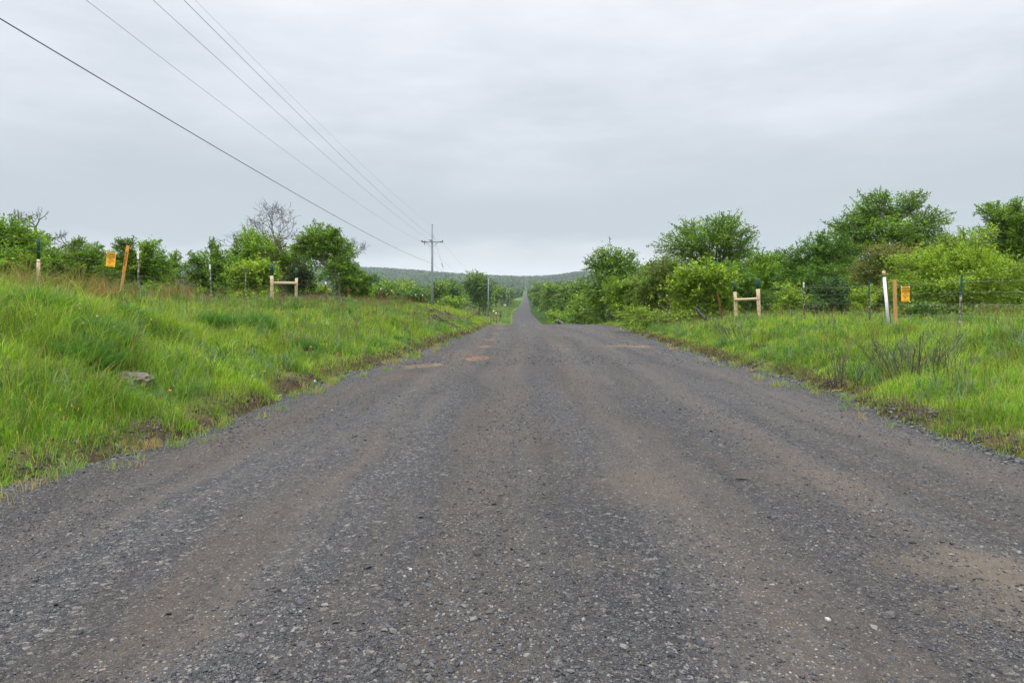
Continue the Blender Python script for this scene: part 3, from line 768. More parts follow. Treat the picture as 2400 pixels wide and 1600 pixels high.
TP('bushy_tree', 'dark green shrub trailing down from the outer side of the leaning oak', 43, [(836, 668, 30, 30), (850, 685, 22, 18), (822, 690, 26, 16)], DK + MD, 838, cat='shrub')
TP('sapling', 'yellow green seedling at the base of a thin steel post', 24, [(470, 682, 12, 10), (462, 690, 9, 8)], YG, 470, lai=1.6, cat='sapling')

for (Y_, lobes, lab) in ((40, [(20, 615, 80, 40), (110, 630, 60, 32)], 'green thicket behind the lone wooden post'),
                         (40, [(200, 635, 60, 30), (270, 635, 60, 30), (340, 650, 60, 26)], 'green thicket behind the tilted sign and the orange marker'),
                         (50, [(540, 650, 60, 36), (620, 640, 60, 42), (690, 650, 60, 44)], 'green thicket behind the wooden brace and its bush')):
    TP('thicket', lab, Y_, lobes, DK + MD, cat='thicket', leaf=2.1, grow=1.1)
# valley trees beyond the hump on the power line side
VG = 'trees in the valley on the power line side'
for (Y, lobes, cols, lab) in (
    (260, [(872, 655, 24, 14), (868, 672, 30, 18)], DK, 'dark domed tree rising behind the white tipped fence posts'),
    (150, [(905, 674, 26, 17), (890, 690, 24, 16)], MD, 'mid green valley tree behind the white tipped fence posts'),
    (170, [(948, 668, 26, 14), (940, 682, 30, 16)], LT, 'yellowish green valley tree, lightest one behind the fence posts'),
    (130, [(962, 690, 26, 14), (985, 688, 22, 16)], DK, 'dark low valley tree just beside the tall grey utility pole'),
    (160, [(1032, 672, 22, 17), (1020, 690, 24, 16)], MD, 'round green valley tree just beyond the tall grey utility pole'),
    (190, [(1062, 672, 20, 16), (1066, 692, 22, 18)], DK + MD[:1], 'dark green valley tree between the tall pole and the tall round tree'),
    (120, [(1052, 705, 24, 10), (1080, 706, 18, 11), (1062, 714, 36, 9)], LT[:2] + MD, 'low bright green shrub in front of the tall round valley tree'),
    (200, [(1118, 658, 24, 20), (1138, 672, 20, 22), (1100, 672, 18, 20), (1122, 700, 32, 26), (1140, 712, 16, 22)], MD + DK, 'tall round tree standing behind the second utility pole'),
    (330, [(1160, 690, 18, 18), (1176, 688, 14, 16), (1150, 700, 14, 16)], MD, 'rounded tree beside the pasture beyond the second utility pole'),
    (420, [(1192, 690, 14, 12), (1182, 695, 12, 12)], DK + MD, 'darker tree cluster at the far end of the pasture')):
    make_tree('valley_tree', lab, Y, lobes, cols, leaf=2.2, lai=2.6, spiky=.12, group=VG)

# along the road on the white pole side
RG = 'roadside trees beyond the crest'
for (Y, lobes, cols, lab) in (
    (300, [(1262, 684, 16, 18), (1278, 678, 18, 16), (1266, 705, 18, 22), (1282, 712, 18, 20)], MD + LT[:1], 'rounded roadside tree farthest down the row, where the distant road slips from view'),
    (235, [(1284, 702, 18, 26), (1276, 724, 14, 18), (1292, 720, 18, 24)], MD + LT[:1], 'narrow green roadside tree wedged in the row, second from the farthest end'),
    (180, [(1298, 676, 22, 14), (1290, 700, 22, 22), (1306, 722, 24, 24)], MD, 'green roadside tree beside the sunken bend, third from the farthest end of the row'),
    (150, [(1330, 676, 20, 14), (1328, 702, 28, 24), (1322, 735, 30, 22)], DK + MD, 'darker roadside tree midway along the row beyond the crest'),
    (130, [(1356, 672, 20, 14), (1358, 700, 26, 28), (1350, 736, 28, 20)], MD, 'roadside tree midway along the row with a pointed top'),
    (105, [(1300, 740, 18, 14), (1318, 742, 16, 12)], LT[:1] + MD, 'low bush over the leaning log at the road crest'),
    (85, [(1372, 712, 30, 26), (1352, 738, 30, 18), (1390, 736, 30, 18)], MD + LT[:1], 'bushy roadside shrub below the spreading tree at the crest'),
    (62, [(1425, 606, 32, 28), (1465, 612, 28, 26), (1392, 622, 20, 20), (1440, 655, 56, 40), (1490, 632, 20, 22), (1412, 590, 12, 10), (1404, 700, 32, 40), (1450, 705, 40, 34)], DK[1:] + MD, 'spreading spiky tree at the crest, first one standing clear above the roadside row')):
    make_tree('roadside_tree', lab, Y, lobes, cols, leaf=2.3, lai=2.5, spiky=.3 if Y < 70 else .15, group=RG)

def TW(*a, **k): return make_tree(*a, group=SIDE_W, **k)
TW('shrub', 'light green feathery shrub below the spreading crest tree', 52, [(1458, 690, 40, 34), (1502, 682, 36, 34), (1480, 725, 44, 24)], LT[:2] + MD, cat='shrub', spiky=.35)
TW('shrub', 'dull olive shrub behind the leaning rusty post', 45, [(1552, 640, 42, 32), (1522, 672, 40, 36), (1570, 690, 46, 36), (1530, 718, 40, 22)], OL + LT[:1], cat='shrub', spiky=.35)
TW('bushy_tree', 'large airy tree with many spiky shoots behind the bright yellow green bush', 48, [(1640, 562, 46, 42), (1702, 548, 50, 40), (1582, 582, 40, 32), (1742, 584, 34, 34), (1662, 614, 72, 42), (1612, 540, 14, 26), (1690, 520, 12, 18), (1718, 524, 12, 18)], MD + DK[2:], 1680, spiky=.5, lai=2.2)
TW('bush', 'bright yellow green bush beside the pale wooden brace', 33, [(1652, 642, 46, 30), (1608, 662, 36, 32), (1694, 668, 34, 36), (1640, 702, 64, 36), (1700, 710, 30, 26)], YG + LT[:2] + MD[1:2], 1650, leaf=2.7, lai=3.2, spiky=.55, cat='bush')
TW('shrub', 'low straggling yellow green shrub at the verge below the dull olive one', 36, [(1480, 735, 34, 15), (1530, 742, 30, 14), (1590, 738, 24, 14)], LT + YG[:1], cat='shrub', spiky=.5, lai=1.7)
TW('bushy_tree', 'smaller tree with upswept branch tips behind the nearer brace post', 45, [(1788, 612, 24, 22), (1826, 612, 20, 22), (1800, 650, 50, 34), (1790, 695, 54, 34)], MD, 1800, spiky=.45)
TW('shrub', 'dark shrub mass filling in behind the pale wooden brace', 40, [(1740, 668, 36, 34), (1760, 705, 50, 26), (1715, 640, 26, 26)], DK + MD[:1], cat='shrub')
TW('bushy_tree', 'dark green layered tree standing between the brace and the tallest tree', 39, [(1912, 588, 36, 36), (1866, 612, 32, 30), (1952, 592, 40, 48), (1900, 660, 62, 40), (1850, 640, 30, 28)], DK + MD[:1], 1925, spiky=.35, lai=2.8)
TW('tall_tree', 'tallest tree on the white pole side with a broad ragged crown', 42, [(2036, 492, 40, 36), (2108, 490, 46, 36), (2150, 458, 24, 14), (2178, 522, 42, 32), (2000, 522, 34, 34), (2080, 545, 78, 40), (1962, 545, 26, 28), (1972, 590, 44, 40), (2030, 580, 50, 40), (2150, 560, 60, 26), (2120, 600, 60, 30), (2060, 460, 24, 16)], MD + DK[2:], 2060, trunk=[(2060, 730), (2062, 660), (2066, 600), (2078, 560)], spiky=.3, lai=3.0, grow=1.2, back=.8)
TW('bushy_tree', 'bronze tinged flat tree in front of the tallest tree', 34, [(2105, 592, 58, 20), (2060, 622, 50, 24), (2130, 615, 40, 20), (2030, 645, 34, 20)], BZ + OL, 2090, spiky=.3)
TW('bushy_tree', 'wide yellow green tree behind the hanging yellow sign', 30, [(2142, 624, 58, 34), (2220, 608, 58, 38), (2300, 630, 62, 44), (2372, 640, 48, 40), (2200, 668, 96, 36), (2290, 690, 80, 30), (2120, 680, 50, 28)], LT + YG[:1], 2230, spiky=.3, lai=2.6)
TW('bushy_tree', 'thin pale leaved tree between the two tallest crowns', 33, [(2262, 562, 44, 22), (2312, 545, 28, 18), (2218, 576, 22, 12), (2265, 590, 40, 18), (2215, 555, 18, 10)], LT + MD[:1], 2270, lai=1.9, spiky=.4)
TW('bushy_tree', 'dark tree cut by the frame edge beyond the wide yellow green tree', 38, [(2372, 520, 42, 40), (2322, 490, 28, 14), (2345, 510, 26, 20), (2425, 550, 64, 56), (2345, 575, 54, 42), (2382, 478, 14, 14), (2310, 600, 40, 30)], MD + DK[2:], 2400, spiky=.35)
TW('shrub', 'blue green shrub behind the slim dark steel post', 29, [(1948, 690, 40, 32), (1980, 712, 34, 22), (1925, 720, 28, 16)], [(.04, .09, .03), (.055, .11, .035), (.07, .13, .03)], cat='shrub')
TW('shrub', 'yellow green shrub near the first slim steel post past the brace', 30, [(1848, 692, 26, 30), (1888, 714, 28, 20), (1830, 722, 22, 14)], LT + YG[:1], cat='shrub', spiky=.35, lai=2)
TW('shrub', 'yellow green shrub between the white marker pole and the dark steel post', 28, [(2022, 700, 26, 24), (2010, 724, 22, 14)], LT, cat='shrub')
for (Y_, lobes, lab) in ((58, [(1560, 660, 60, 40), (1620, 690, 60, 40)], 'green thicket behind the dull olive shrub'),
                         (56, [(1760, 640, 60, 42), (1840, 650, 60, 40), (1800, 700, 90, 34)], 'green thicket behind the tree with upswept tips'),
                         (54, [(1960, 640, 70, 44), (2040, 660, 60, 44), (1990, 700, 90, 34)], 'green thicket behind the trunk of the tallest tree'),
                         (50, [(2180, 600, 70, 44), (2260, 620, 70, 50), (2340, 620, 70, 50), (2420, 620, 60, 60)], 'green thicket backing the wide yellow green tree')):
    TW('thicket', lab, Y_, lobes, DK + MD, cat='thicket', leaf=2.1)
for (px, py, rx, ry, lab) in ((2152, 727, 42, 18, 'low dense hedge like bush just below the hanging yellow sign'), (2212, 731, 30, 16, 'low dense bush midway between the yellow sign and the last steel post'), (2266, 733, 30, 16, 'low dense bush at the last steel post')):
    TW('bush', lab, 21.5, [(px, py, rx, ry), (px - rx * .4, py + 6, rx * .6, ry * .7)], [(.05, .11, .02), (.08, .15, .02), (.17, .24, .05)], cat='bush', leaf=2.6, lai=3.2, spiky=.2)
TW('bush', 'brownish green bush out past the last steel post', 24, [(2330, 728, 34, 16), (2380, 732, 30, 14)], OL + BZ[:1], cat='bush', lai=2.2)
TW('juniper_seedling', 'little upright dark juniper in the grass beside the dead stalks', 13.2, [(2239, 812, 13, 22), (2243, 846, 17, 18)], [(.045, .08, .02), (.07, .10, .025), (.06, .085, .02)], 2242, leaf=2.3, lai=2.2, cat='juniper')

# bare trees
def branches(mb, p, d, ln, rad, depth, spread=.55, up=.12):
    n = 4; pts = [p]
    for i in range(n):
        d = d + rng.normal(0, .16, 3) + np.array((0, 0, up * .4)); d = d / np.linalg.norm(d)
        pts.append(pts[-1] + d * ln / n)
    mb.tube(np.array(pts), np.maximum(np.linspace(rad, rad * .6, n + 1), .008), 4 if depth < 3 else 5, False)
    if depth == 0: return
    for i in range(3 if depth > 1 else 2):
        nd = d + rng.normal(0, spread, 3) + np.array((0, 0, up)); nd /= np.linalg.norm(nd)
        branches(mb, pts[-1 - (i % 2)], nd, ln * (.62 + .25 * rng.random()), rad * .6, depth - 1, spread, up)

def dead_tree(label, px, py_base, Y, ln, rad, depth, d=(0, 0, 1), spread=.55, group='bare dead trees', stand=True):
    b = at(px, py_base, Y); gz = g(b.x, Y)
    o = empty('dead_tree', (b.x, Y, gz))
    mb = MB()
    fork = np.array((0, 0, max(b.z - gz, .3)))
    mb.tube(np.array([(0, 0, -.2), fork * .5 + np.array((.05, 0, 0)), fork]), [rad * 1.7, rad * 1.3, rad], 6, False)
    for q in range(3):
        dd = np.array(d) + rng.normal(0, spread * .8, 3) * (1, .8, .5); dd /= np.linalg.norm(dd)
        branches(mb, fork, dd, ln, rad * .7, depth, spread)
    mb.build('trunk', M_DEADWOOD, o)
    return tag(o, label, 'dead tree', group)
dead_tree('big bare dead tree rising between the green trees near the power line', 662, 592, 50, 1.25, .085, 5, (0, 0, .85), .62)
dead_tree('small bare dead tree leaning out behind the leaning oak', 815, 605, 52, .62, .04, 4, (.8, 0, .55), .5)
dead_tree('thin bare dead branches showing beside the tree with one leafy spike', 548, 595, 46, .7, .03, 3)
dead_tree('dead snag with crooked arms above the lone wooden post', 83, 532, 30, .38, .05, 3, (0, 0, 1), .8)
dead_tree('dead snag with short twigs at the frame edge', 42, 520, 33, .26, .045, 3, (0, 0, 1), .8)
dead_tree('little dead snag beyond the lone wooden post', 153, 572, 34, .28, .03, 3, (0, 0, 1), .8)

# dead stalk shrubs in the near grass on the white pole side
def stalks(label, px, py, n, h, spread):
    b = hit(px, py)
    o = empty('dead_shrub', b); mb = MB()
    for i in range(n):
        a = rng.random() * 6.283; q = rng.random() ** .5
        p0 = np.array((math.cos(a) * q * spread * .45, math.sin(a) * q * spread * .45, 0)); p0[2] = g(b.x + p0[0], b.y + p0[1]) - b.z - .03
        hh = h * (.5 + .55 * rng.random())
        p1 = p0 + np.array((math.cos(a) * q * spread * .3, math.sin(a) * q * spread * .3, hh * .5)) + rng.normal(0, .02, 3)
        p2 = p0 + np.array((math.cos(a) * q * spread * .75, math.sin(a) * q * spread * .6, hh)) + rng.normal(0, .04, 3)
        mb.tube(np.array([p0, p1, p2]), [.0065, .005, .0032], 3, False)
        for j in range(3):
            t = .45 + .5 * rng.random(); s0 = p0 + (p2 - p0) * t
            e = s0 + np.array((rng.normal(0, .07), rng.normal(0, .05), .06 + .12 * rng.random()))
            mb.tube(np.array([s0, (s0 + e) / 2 + rng.normal(0, .008, 3), e]), [.0038, .003, .002], 3, False)
    mb.build('stems', M_TWIG, o)
    return tag(o, label, 'dead shrub', 'dead stalk shrubs in the near grass')
stalks('dark leafless shrub below the white marker pole, densest of the dead shrubs', 2125, 892, 40, .80, .8)
stalks('leafless stalk shrub between the road edge and the densest dead shrub', 1974, 900, 24, .66, .55)
stalks('thin leafless shrub between the densest dead shrub and the little juniper', 2195, 900, 18, .72, .6)
stalks('sparse leafless stalks below the pale wooden brace', 1738, 800, 26, .65, .7)
stalks('dead stalks beside the leaning rusty post', 1660, 770, 30, .6, .8)
stalks('few dead stalks on the bank by the brush heap', 1010, 770, 12, .5, .6)

# ------------------------------------------------------------------ fences
def tpoly(w=.042, t=.011, d=.04):
    return [(-w/2, 0), (w/2, 0), (w/2, t), (t/2, t), (t/2, d), (-t/2, d), (-t/2, t), (-w/2, t)]

def steel_post(parent, wx, wy, h, mat, tip_mat, tip_len, origin, leanx=0.0, label=None, sc=1.0):
    gz = g(wx, wy)
    mb = MB(); mb.prism([(x * sc, y * sc) for x, y in tpoly()], -.3, h - tip_len)
    for k in range(int(h / .12)): mb.box((0, -.006 * sc, .1 + k * .12), (.016 * sc, .012, .02))
    o = mb.build('steel_post', mat, parent)
    o.location = (wx - origin[0], wy - origin[1], gz - origin[2]); o.rotation_euler = (0, leanx, 0)
    if label: o['label'] = label
    if tip_len:
        mb = MB(); mb.prism([(x * sc * 1.06, y * sc * 1.06) for x, y in tpoly()], h - tip_len, h)
        link('painted_tip', mb.mesh('painted_tip'), tip_mat, o)
    return o

def wood_post(parent, wx, wy, h, origin, r=.068, cap=.42, lean=0.0, bands=(.35, .6, .85), label=None):
    gz = g(wx, wy)
    mb = MB(); zz = np.linspace(-.3, h - cap, 6)
    mb.tube(np.stack([rng.normal(0, .004, 6), rng.normal(0, .004, 6), zz], 1), r * (1 + rng.normal(0, .03, 6)), 12)
    o = mb.build('wooden_post', M_POSTWOOD, parent, True)
    o.location = (wx - origin[0], wy - origin[1], gz - origin[2]); o.rotation_euler = (0, lean, 0)
    if label: o['label'] = label
    mb = MB(); mb.tube([(0, 0, h - cap), (0, 0, h - .01), (0, 0, h)], [r * 1.02, r * 1.02, r * .93], 12)
    link('green_top', mb.mesh('green_top', True), M_GREEN, o)
    for bz in bands:
        mb = MB(); mb.tube([(0, 0, bz - .006), (0, 0, bz + .006)], [r * 1.09, r * 1.09], 12)
        link('wire_wrap', mb.mesh('wire_wrap', True), M_POLEDARK, o)
    return o

def strand(parent, pts, origin, name='wire_strand', rad=.0035, mat=None, sag=.02):
    P3 = []
    for a, b_ in zip(pts[:-1], pts[1:]):
        for t in np.linspace(0, 1, 5)[:-1]:
            p = np.array(a) * (1 - t) + np.array(b_) * t; p[2] -= sag * 4 * t * (1 - t); P3.append(p)
    P3.append(np.array(pts[-1]))
    mb = MB(); mb.tube(np.array(P3) - np.array(origin), rad, 4, False)
    return mb.build(name, mat or M_WIRE, parent)

FX = -9.5
org = (FX, 13.7, g(FX, 13.7))
fl = empty('wire_fence', org)
tag(fl, 'new wire fence along the bank top beside the power line, with a wooden brace', 'fence')
wood_post(fl, FX, 13.7, 2.54 - g(FX, 13.7), org, .031, .42, 0, (.5, .8, 1.0), 'lone wooden post with a long green top')
steel_post(fl, -9.5, 17.4, 2.57 - g(-9.5, 17.4), M_TPOST2, M_WHITE, .28, org, -.03, 'pale steel post with a white tip')
steel_post(fl, -9.5, 21.6, 2.32 - g(-9.5, 21.6), M_TPOST2, M_WHITE, .17, org, -.05, 'leaning pale steel post with a white tip')
steel_post(fl, -9.5, 24.4, 2.29 - g(-9.5, 24.4), M_TPOST2, M_GREEN, .10, org, -.03)
w1 = wood_post(fl, -9.5, 27.0, 2.53 - g(-9.5, 27), org, .064, .46, 0, (.25, .55, .78, 1.0))
w2 = wood_post(fl, -9.5, 30.0, 2.47 - g(-9.5, 30), org, .064, .42, .02, (.3, .6))
mb = MB(); a = np.array((-9.5, 27.06, g(-9.5, 27) + .88)); b_ = np.array((-9.5, 29.95, g(-9.5, 30) + .92))
mb.tube(np.linspace(a, b_, 5) - np.array(org), [.058, .055, .057, .06, .058], 10)
mb.build('brace_rail', M_POSTWOOD, fl, True)
FLY = [9.0, 13.7, 17.4, 21.6, 24.4, 27.0]
for hh in (.25, .5, .75, 1.0, 1.22):
    strand(fl, [(FX + .05, yy, g(FX, yy) + hh) for yy in FLY], org, rad=.0013, mat=M_LINE)
strand(fl, [(FX, 27, g(FX, 27) + 1.1), (FX, 30, g(FX, 30) + .25)], org, 'brace_wire')
strand(fl, [(FX, 27, g(FX, 27) + 1.02), (FX, 30, g(FX, 30) + 1.0)], org, 'brace_wire')

org = (FX, 34.8, g(FX, 34.8))
fo = empty('wire_fence', org)
tag(fo, 'old rusty wire fence with white tipped posts running on toward the tall utility pole', 'fence')
OLD = [(34.8, 1.93, .14), (39.7, 1.72, 0), (44.5, 1.78, .12), (49.4, 1.65, .12), (54.0, 1.52, .12), (61, 1.1, 0), (67, 1.12, .14), (72, 1.05, .14)]
for (yy, top, tip) in OLD:
    steel_post(fo, FX, yy, max(top - g(FX, yy), .95), M_RUST, M_WHITE, tip, org, rng.normal(0, .02), sc=1.7)
for hh in (.3, .6, .9):
    strand(fo, [(FX, yy, g(FX, yy) + hh) for yy in [30.0] + [q[0] for q in OLD]], org, mat=M_RUST, rad=.004)

FR = 9.6
org = (FR, 26.5, g(FR, 26.5))
fr = empty('wire_fence', org)
tag(fr, 'wire fence behind the white marker pole, starting at a pale wooden brace', 'fence')
wood_post(fr, FR, 26.5, 1.95 - g(FR, 26.5), org, .072, .40, -.04, (.25, .5, .72, .95))
wood_post(fr, FR, 29.2, 1.85 - g(FR, 29.2), org, .072, .40, -.05, (.25, .55))
mb = MB(); a = np.array((FR, 26.55, g(FR, 26.5) + .98)); b_ = np.array((FR - .06, 29.15, g(FR, 29.2) + 1.02))
mb.tube(np.linspace(a, b_, 5) - np.array(org), [.058, .055, .057, .06, .062], 10)
mb.build('brace_rail', M_POSTWOOD, fr, True)
steel_post(fr, FR, 22.4, 1.77 - g(FR, 22.4), M_TPOST, M_PVC, .18, org, -.02, 'slim steel post with a pale shiny tip')
steel_post(fr, FR, 18.3, 1.77 - g(FR, 18.3), M_TPOST, M_GREEN, .38, org, -.02)
steel_post(fr, FR, 14.66, 1.84 - g(FR, 14.66), M_TPOST2, M_GREEN, .45, org, .05, 'pale speckled steel post with a dark green top')
for hh in (.25, .5, .75, 1.0, 1.22):
    strand(fr, [(FR - .05, yy, g(FR, yy) + hh) for yy in (26.5, 22.4, 18.3, 14.66, 10.9, 7.5)], org, rad=.0012, mat=M_WIRE)

# stray rusty posts and logs by the verge
for (px, pt, pb, Yd, ln, lab) in ((1696, 682, 748, 29.5, -.17, 'leaning rusty steel post standing alone beside the pale wooden brace'), (1576, 690, 738, 36, -.06, 'straight rusty steel post half hidden by the olive shrub')):
    xx = (px - 1200) / F * Yd; gz = g(xx, Yd)
    o = empty('rusty_post', (xx, Yd, gz)); hh = EYE + (HOR - pt) / F * Yd - gz
    mb = MB(); mb.prism([(a * 1.4, c_ * 1.4) for a, c_ in tpoly()], -.2, hh)
    for k in range(int(hh / .12)): mb.box((0, -.008, .1 + k * .12), (.02, .014, .02))
    q = mb.build('steel_post', M_RUST, o); q.rotation_euler = (0, ln, 0)
    tag(o, lab, 'fence post', 'stray rusty posts')
def log(label, pts, rads, mat=M_DEADWOOD):
    c0 = Vector(pts[0]); o = empty('fallen_log', c0); mb = MB()
    pp = np.array(pts) - np.array(pts[0]); t = np.linspace(0, 1, 7)
    pp = np.stack([np.interp(t, np.linspace(0, 1, len(pp)), pp[:, i]) for i in range(3)], 1); pp[1:-1] += rng.normal(0, .02, (5, 3))
    mb.tube(pp, np.interp(t, [0, 1], rads), 8)
    mb.build('trunk', mat, o, True)
    return tag(o, label, 'log', 'fallen logs by the verge')
M_DARKLOG = plain('charred_log', (.018, .016, .018), (.06, .055, .06), 9, .9, (4, 4, 1))
log('dark charred log propped at a slant under the bright yellow green bush', [at(1628, 722, 30.5), at(1642, 735, 30.3), at(1655, 750, 30.0)], [.05, .065], M_DARKLOG)
p = at(1322, 761, 56)
log('grey fallen log slanting out of the low bush at the road crest', [at(1306, 748, 60), at(1314, 754, 58), p], [.05, .09])

# ------------------------------------------------------------------ signs and markers
def text(word, size, mat, parent, loc, rot=(R(90), 0, 0), sx=1.0):
    me = TEXT[word].copy(); me.materials.clear()
    o = link('lettering', me, mat, parent)
    o.location = loc; o.rotation_euler = rot; o.scale = (size * sx, size, size)
    return o

def sign(label, px, py, Yd, w, h, tilt, rz, ties):
    c0 = at(px, py, Yd); o = empty('warning_sign', c0, rz); o.rotation_euler = (0, tilt, rz)
    n = 9; mb = MB(); v = []; q = []
    for k in range(n):                     # a slightly bowed plastic sheet
        xx = -w/2 + w * k / (n - 1); yb = .012 * (1 - (2 * k / (n - 1) - 1) ** 2)
        v += [(xx, -yb, -h/2), (xx, -yb, h/2), (xx, -yb + .003, -h/2), (xx, -yb + .003, h/2)]
    for k in range(n - 1):
        a = 4 * k; q += [(a, a + 4, a + 5, a + 1), (a + 2, a + 3, a + 7, a + 6), (a + 1, a + 5, a + 7, a + 3), (a, a + 2, a + 6, a + 4)]
    q += [(0, 1, 3, 2), (4 * n - 4, 4 * n - 2, 4 * n - 1, 4 * n - 3)]
    mb.add(v, q); mb.build('panel', M_SIGN, o)
    yf = -.0150
    for bz, bh in ((h * .43, h * .035), (h * .205, h * .04)):
        mb = MB(); mb.box((0, yf, bz), (w * .86, .002, bh)); mb.build('black_bar', M_INK, o)
    text('WARNING', h * .145, M_INK, o, (0, yf, h * .315), sx=w * .84 / (h * .145 * 4.6))
    text('NATURAL GAS', h * .10, M_INK, o, (0, yf, h * .115), sx=w * .76 / (h * .10 * 6.3))
    text('PIPELINE', h * .10, M_INK, o, (0, yf, h * .01), sx=w * .5 / (h * .10 * 4.2))
    for bz in (-.085, -.135):
        mb = MB(); mb.box((0, yf + .0005, h * bz), (w * .78, .002, h * .014)); mb.build('fine_print_line', M_INK, o)
    mb = MB(); mb.tube([(-.02 + .02 * math.cos(t), yf, -h * .27 + .028 * math.sin(t)) for t in np.linspace(-.6, 3.6, 10)], .0035, 5); mb.build('emblem', M_INK, o)
    mb = MB(); mb.box((0, yf + .0005, -h * .43), (w * .72, .002, h * .022)); mb.build('fine_print_line', M_INK, o)
    for tx, tz in ties:
        mb = MB(); mb.tube([(tx * w, -.02, tz * h - .02), (tx * w * 1.05, .01, tz * h + .02), (tx * w * 1.12, .05, tz * h)], .006, 5); mb.build('tie', M_LITTER, o)
    return tag(o, label, 'sign', 'yellow pipeline warning signs')
sign('tilted yellow warning sign with a frayed lower edge beside the leaning orange marker', 260, 608, 16.0, .225, .335, .10, -.08, ((-.53, .46), (.5, .46)))
sign('straight yellow warning sign hanging on fence wires beside the brown stake', 2122, 689, 16.9, .215, .375, -.01, .06, ((-.45, .48), (.45, .48)))

b0 = at(279, 655, 16.4); gz = g(b0.x, b0.y)
o = empty('marker_stake', (b0.x, b0.y, gz))
top = at(300, 575, 16.4) - Vector((b0.x, b0.y, gz))
tl = math.atan2(top.x, top.z); ln = top.length
st = MB(); st.box((0, 0, ln * .30), (.068, .012, ln * .60)); q = st.build('stake', M_STAKE, o); q.rotation_euler = (0, tl, 0)
st = MB(); st.box((0, -.004, ln * .77), (.078, .016, ln * .46)); q2 = st.build('orange_sleeve', M_ORANGE, o); q2.rotation_euler = (0, tl, 0)
t_ = text('PIPELINE', .074, M_INK, q2, (0, -.0135, ln * .77), (R(90), R(-90), 0), 1.25)
tag(o, 'leaning orange marker stake with black lettering beside the tilted sign', 'marker stake')

b0 = at(2084, 784, 17.3); gz = g(b0.x, b0.y); b0.z = gz
o = empty('marker_pole', b0); top = at(2071, 635, 17.3) - b0; top.y = 0
tl = math.atan2(top.x, top.z); ln = top.length
mb = MB(); mb.tube([(0, 0, -.2), (0, 0, ln - .15)], .037, 16); q = mb.build('tube', M_PVC, o, True); q.rotation_euler = (0, tl, 0)
mb = MB(); mb.tube([(0, 0, ln - .15), (0, 0, ln - .115)], .040, 16); q = mb.build('black_band', M_BLACK, o, True); q.rotation_euler = (0, tl, 0)
mb = MB(); mb.tube([(0, 0, ln - .115), (0, 0, ln - .008), (0, 0, ln)], [.0395, .0395, .033], 16); q = mb.build('tan_cap', M_TAN, o, True); q.rotation_euler = (0, tl, 0)
mb = MB(); mb.box((.056, .02, (ln - .2) / 2), (.036, .03, ln - .25)); q = mb.build('shade_side_strip', M_POLEDARK, o); q.rotation_euler = (0, tl, 0)  # dark strip added to stand in for the shaded side of the tube
tag(o, 'white plastic marker pole with a tan cap, leaning in front of the fence', 'marker pole')

b0 = at(2100, 782, 17.0); gz = g(b0.x, b0.y)
o = empty('wooden_stake', (b0.x, b0.y, gz)); hh = at(2096, 655, 17).z - gz
mb = MB(); mb.box((0, 0, hh / 2 - .1), (.078, .04, hh + .2)); q = mb.build('board', M_STAKE, o); q.rotation_euler = (0, -.03, R(12))
tag(o, 'flat brown wooden stake standing next to the white marker pole', 'stake')

# ------------------------------------------------------------------ utility poles and lines
def utility_pole(label, x, y, h, full=True, arm=2.45, rr=.17):
    gz = g(x, y); o = empty('utility_pole', (x, y, gz))
    mb = MB(); mb.tube([(0, 0, -1), (0, 0, h * .5), (0, 0, h)], [rr, rr * .82, rr * .62], 12); mb.build('shaft', M_POLE, o, True)
    az = h - 1.95
    mb = MB(); mb.box((.06, -.19, az), (arm, .10, .12)); mb.build('crossarm', M_POLE, o)
    if full:
        for s in (-1, 1):
            mb = MB(); mb.tube([(s * .12, -.2, az - .55), (s * .75, -.23, az - .06)], .02, 5); mb.build('arm_brace', M_POLEDARK, o)
    for ix, iz in ((-1.15, az + .06), (-.12, az + .10), (1.25, az + .06), (0, h)):
        mb = MB(); mb.tube([(ix, -.19 if iz < h else 0, iz), (ix, -.19 if iz < h else 0, iz + .06), (ix, -.19 if iz < h else 0, iz + .14), (ix, -.19 if iz < h else 0, iz + .2)], [.03, .07, .05, .03], 8)
        mb.build('insulator', M_INSUL, o, True)
    if full:
        mb = MB(); mb.tube([(-.82, -.28, az + .18), (-.84, -.34, az + .02), (-.86, -.36, az - .32)], [.05, .06, .035], 8); mb.build('fuse_cutout', M_INSUL, o, True)
        mb = MB(); mb.tube([(-1.32, -.2, az + .10), (-.9, -.22, az)], [.07, .05], 8); mb.build('dead_end_clamp', M_POLEDARK, o, True)
        mb = MB(); mb.tube([(-.35, -.22, az + .28), (.02, -.2, az + .06)], [.05, .05], 8); mb.build('dead_end_clamp', M_POLEDARK, o, True)
        mb = MB(); mb.tube([(.95, -.22, az + .02), (1.3, -.2, az + .02)], [.06, .06], 8); mb.build('dead_end_clamp', M_POLEDARK, o, True)
        gx, gy = 2.2, 13.0; e = np.array((gx, gy, g(x + gx, y + gy) - gz)); s0 = np.array((.1, 0, h - 1.0))
        mb = MB(); mb.tube([s0, e], .009, 4, False); gw = mb.build('guy_wire', M_POLEDARK, o)
        mb = MB(); mb.tube([s0 + (e - s0) * .30, s0 + (e - s0) * .34], .04, 6); link('strain_insulator', mb.mesh('strain_insulator'), M_INSUL, gw)
        mb = MB(); mb.tube([s0 + (e - s0) * .86, s0 + (e - s0) * .98], .03, 6); link('guy_guard', mb.mesh('guy_guard'), M_WHITE, gw)
    return tag(o, label, 'utility pole', 'utility poles along the road'), gz
P1 = (at(1013, 0, 81).x, 81.0); top1 = EYE + (HOR - 529) / F * 81
P2 = (at(1144.5, 0, 190).x, 190.0); top2 = EYE + (HOR - 650) / F * 190
P3 = (at(1187, 0, 330).x, 330.0); top3 = EYE + (HOR - 678) / F * 330
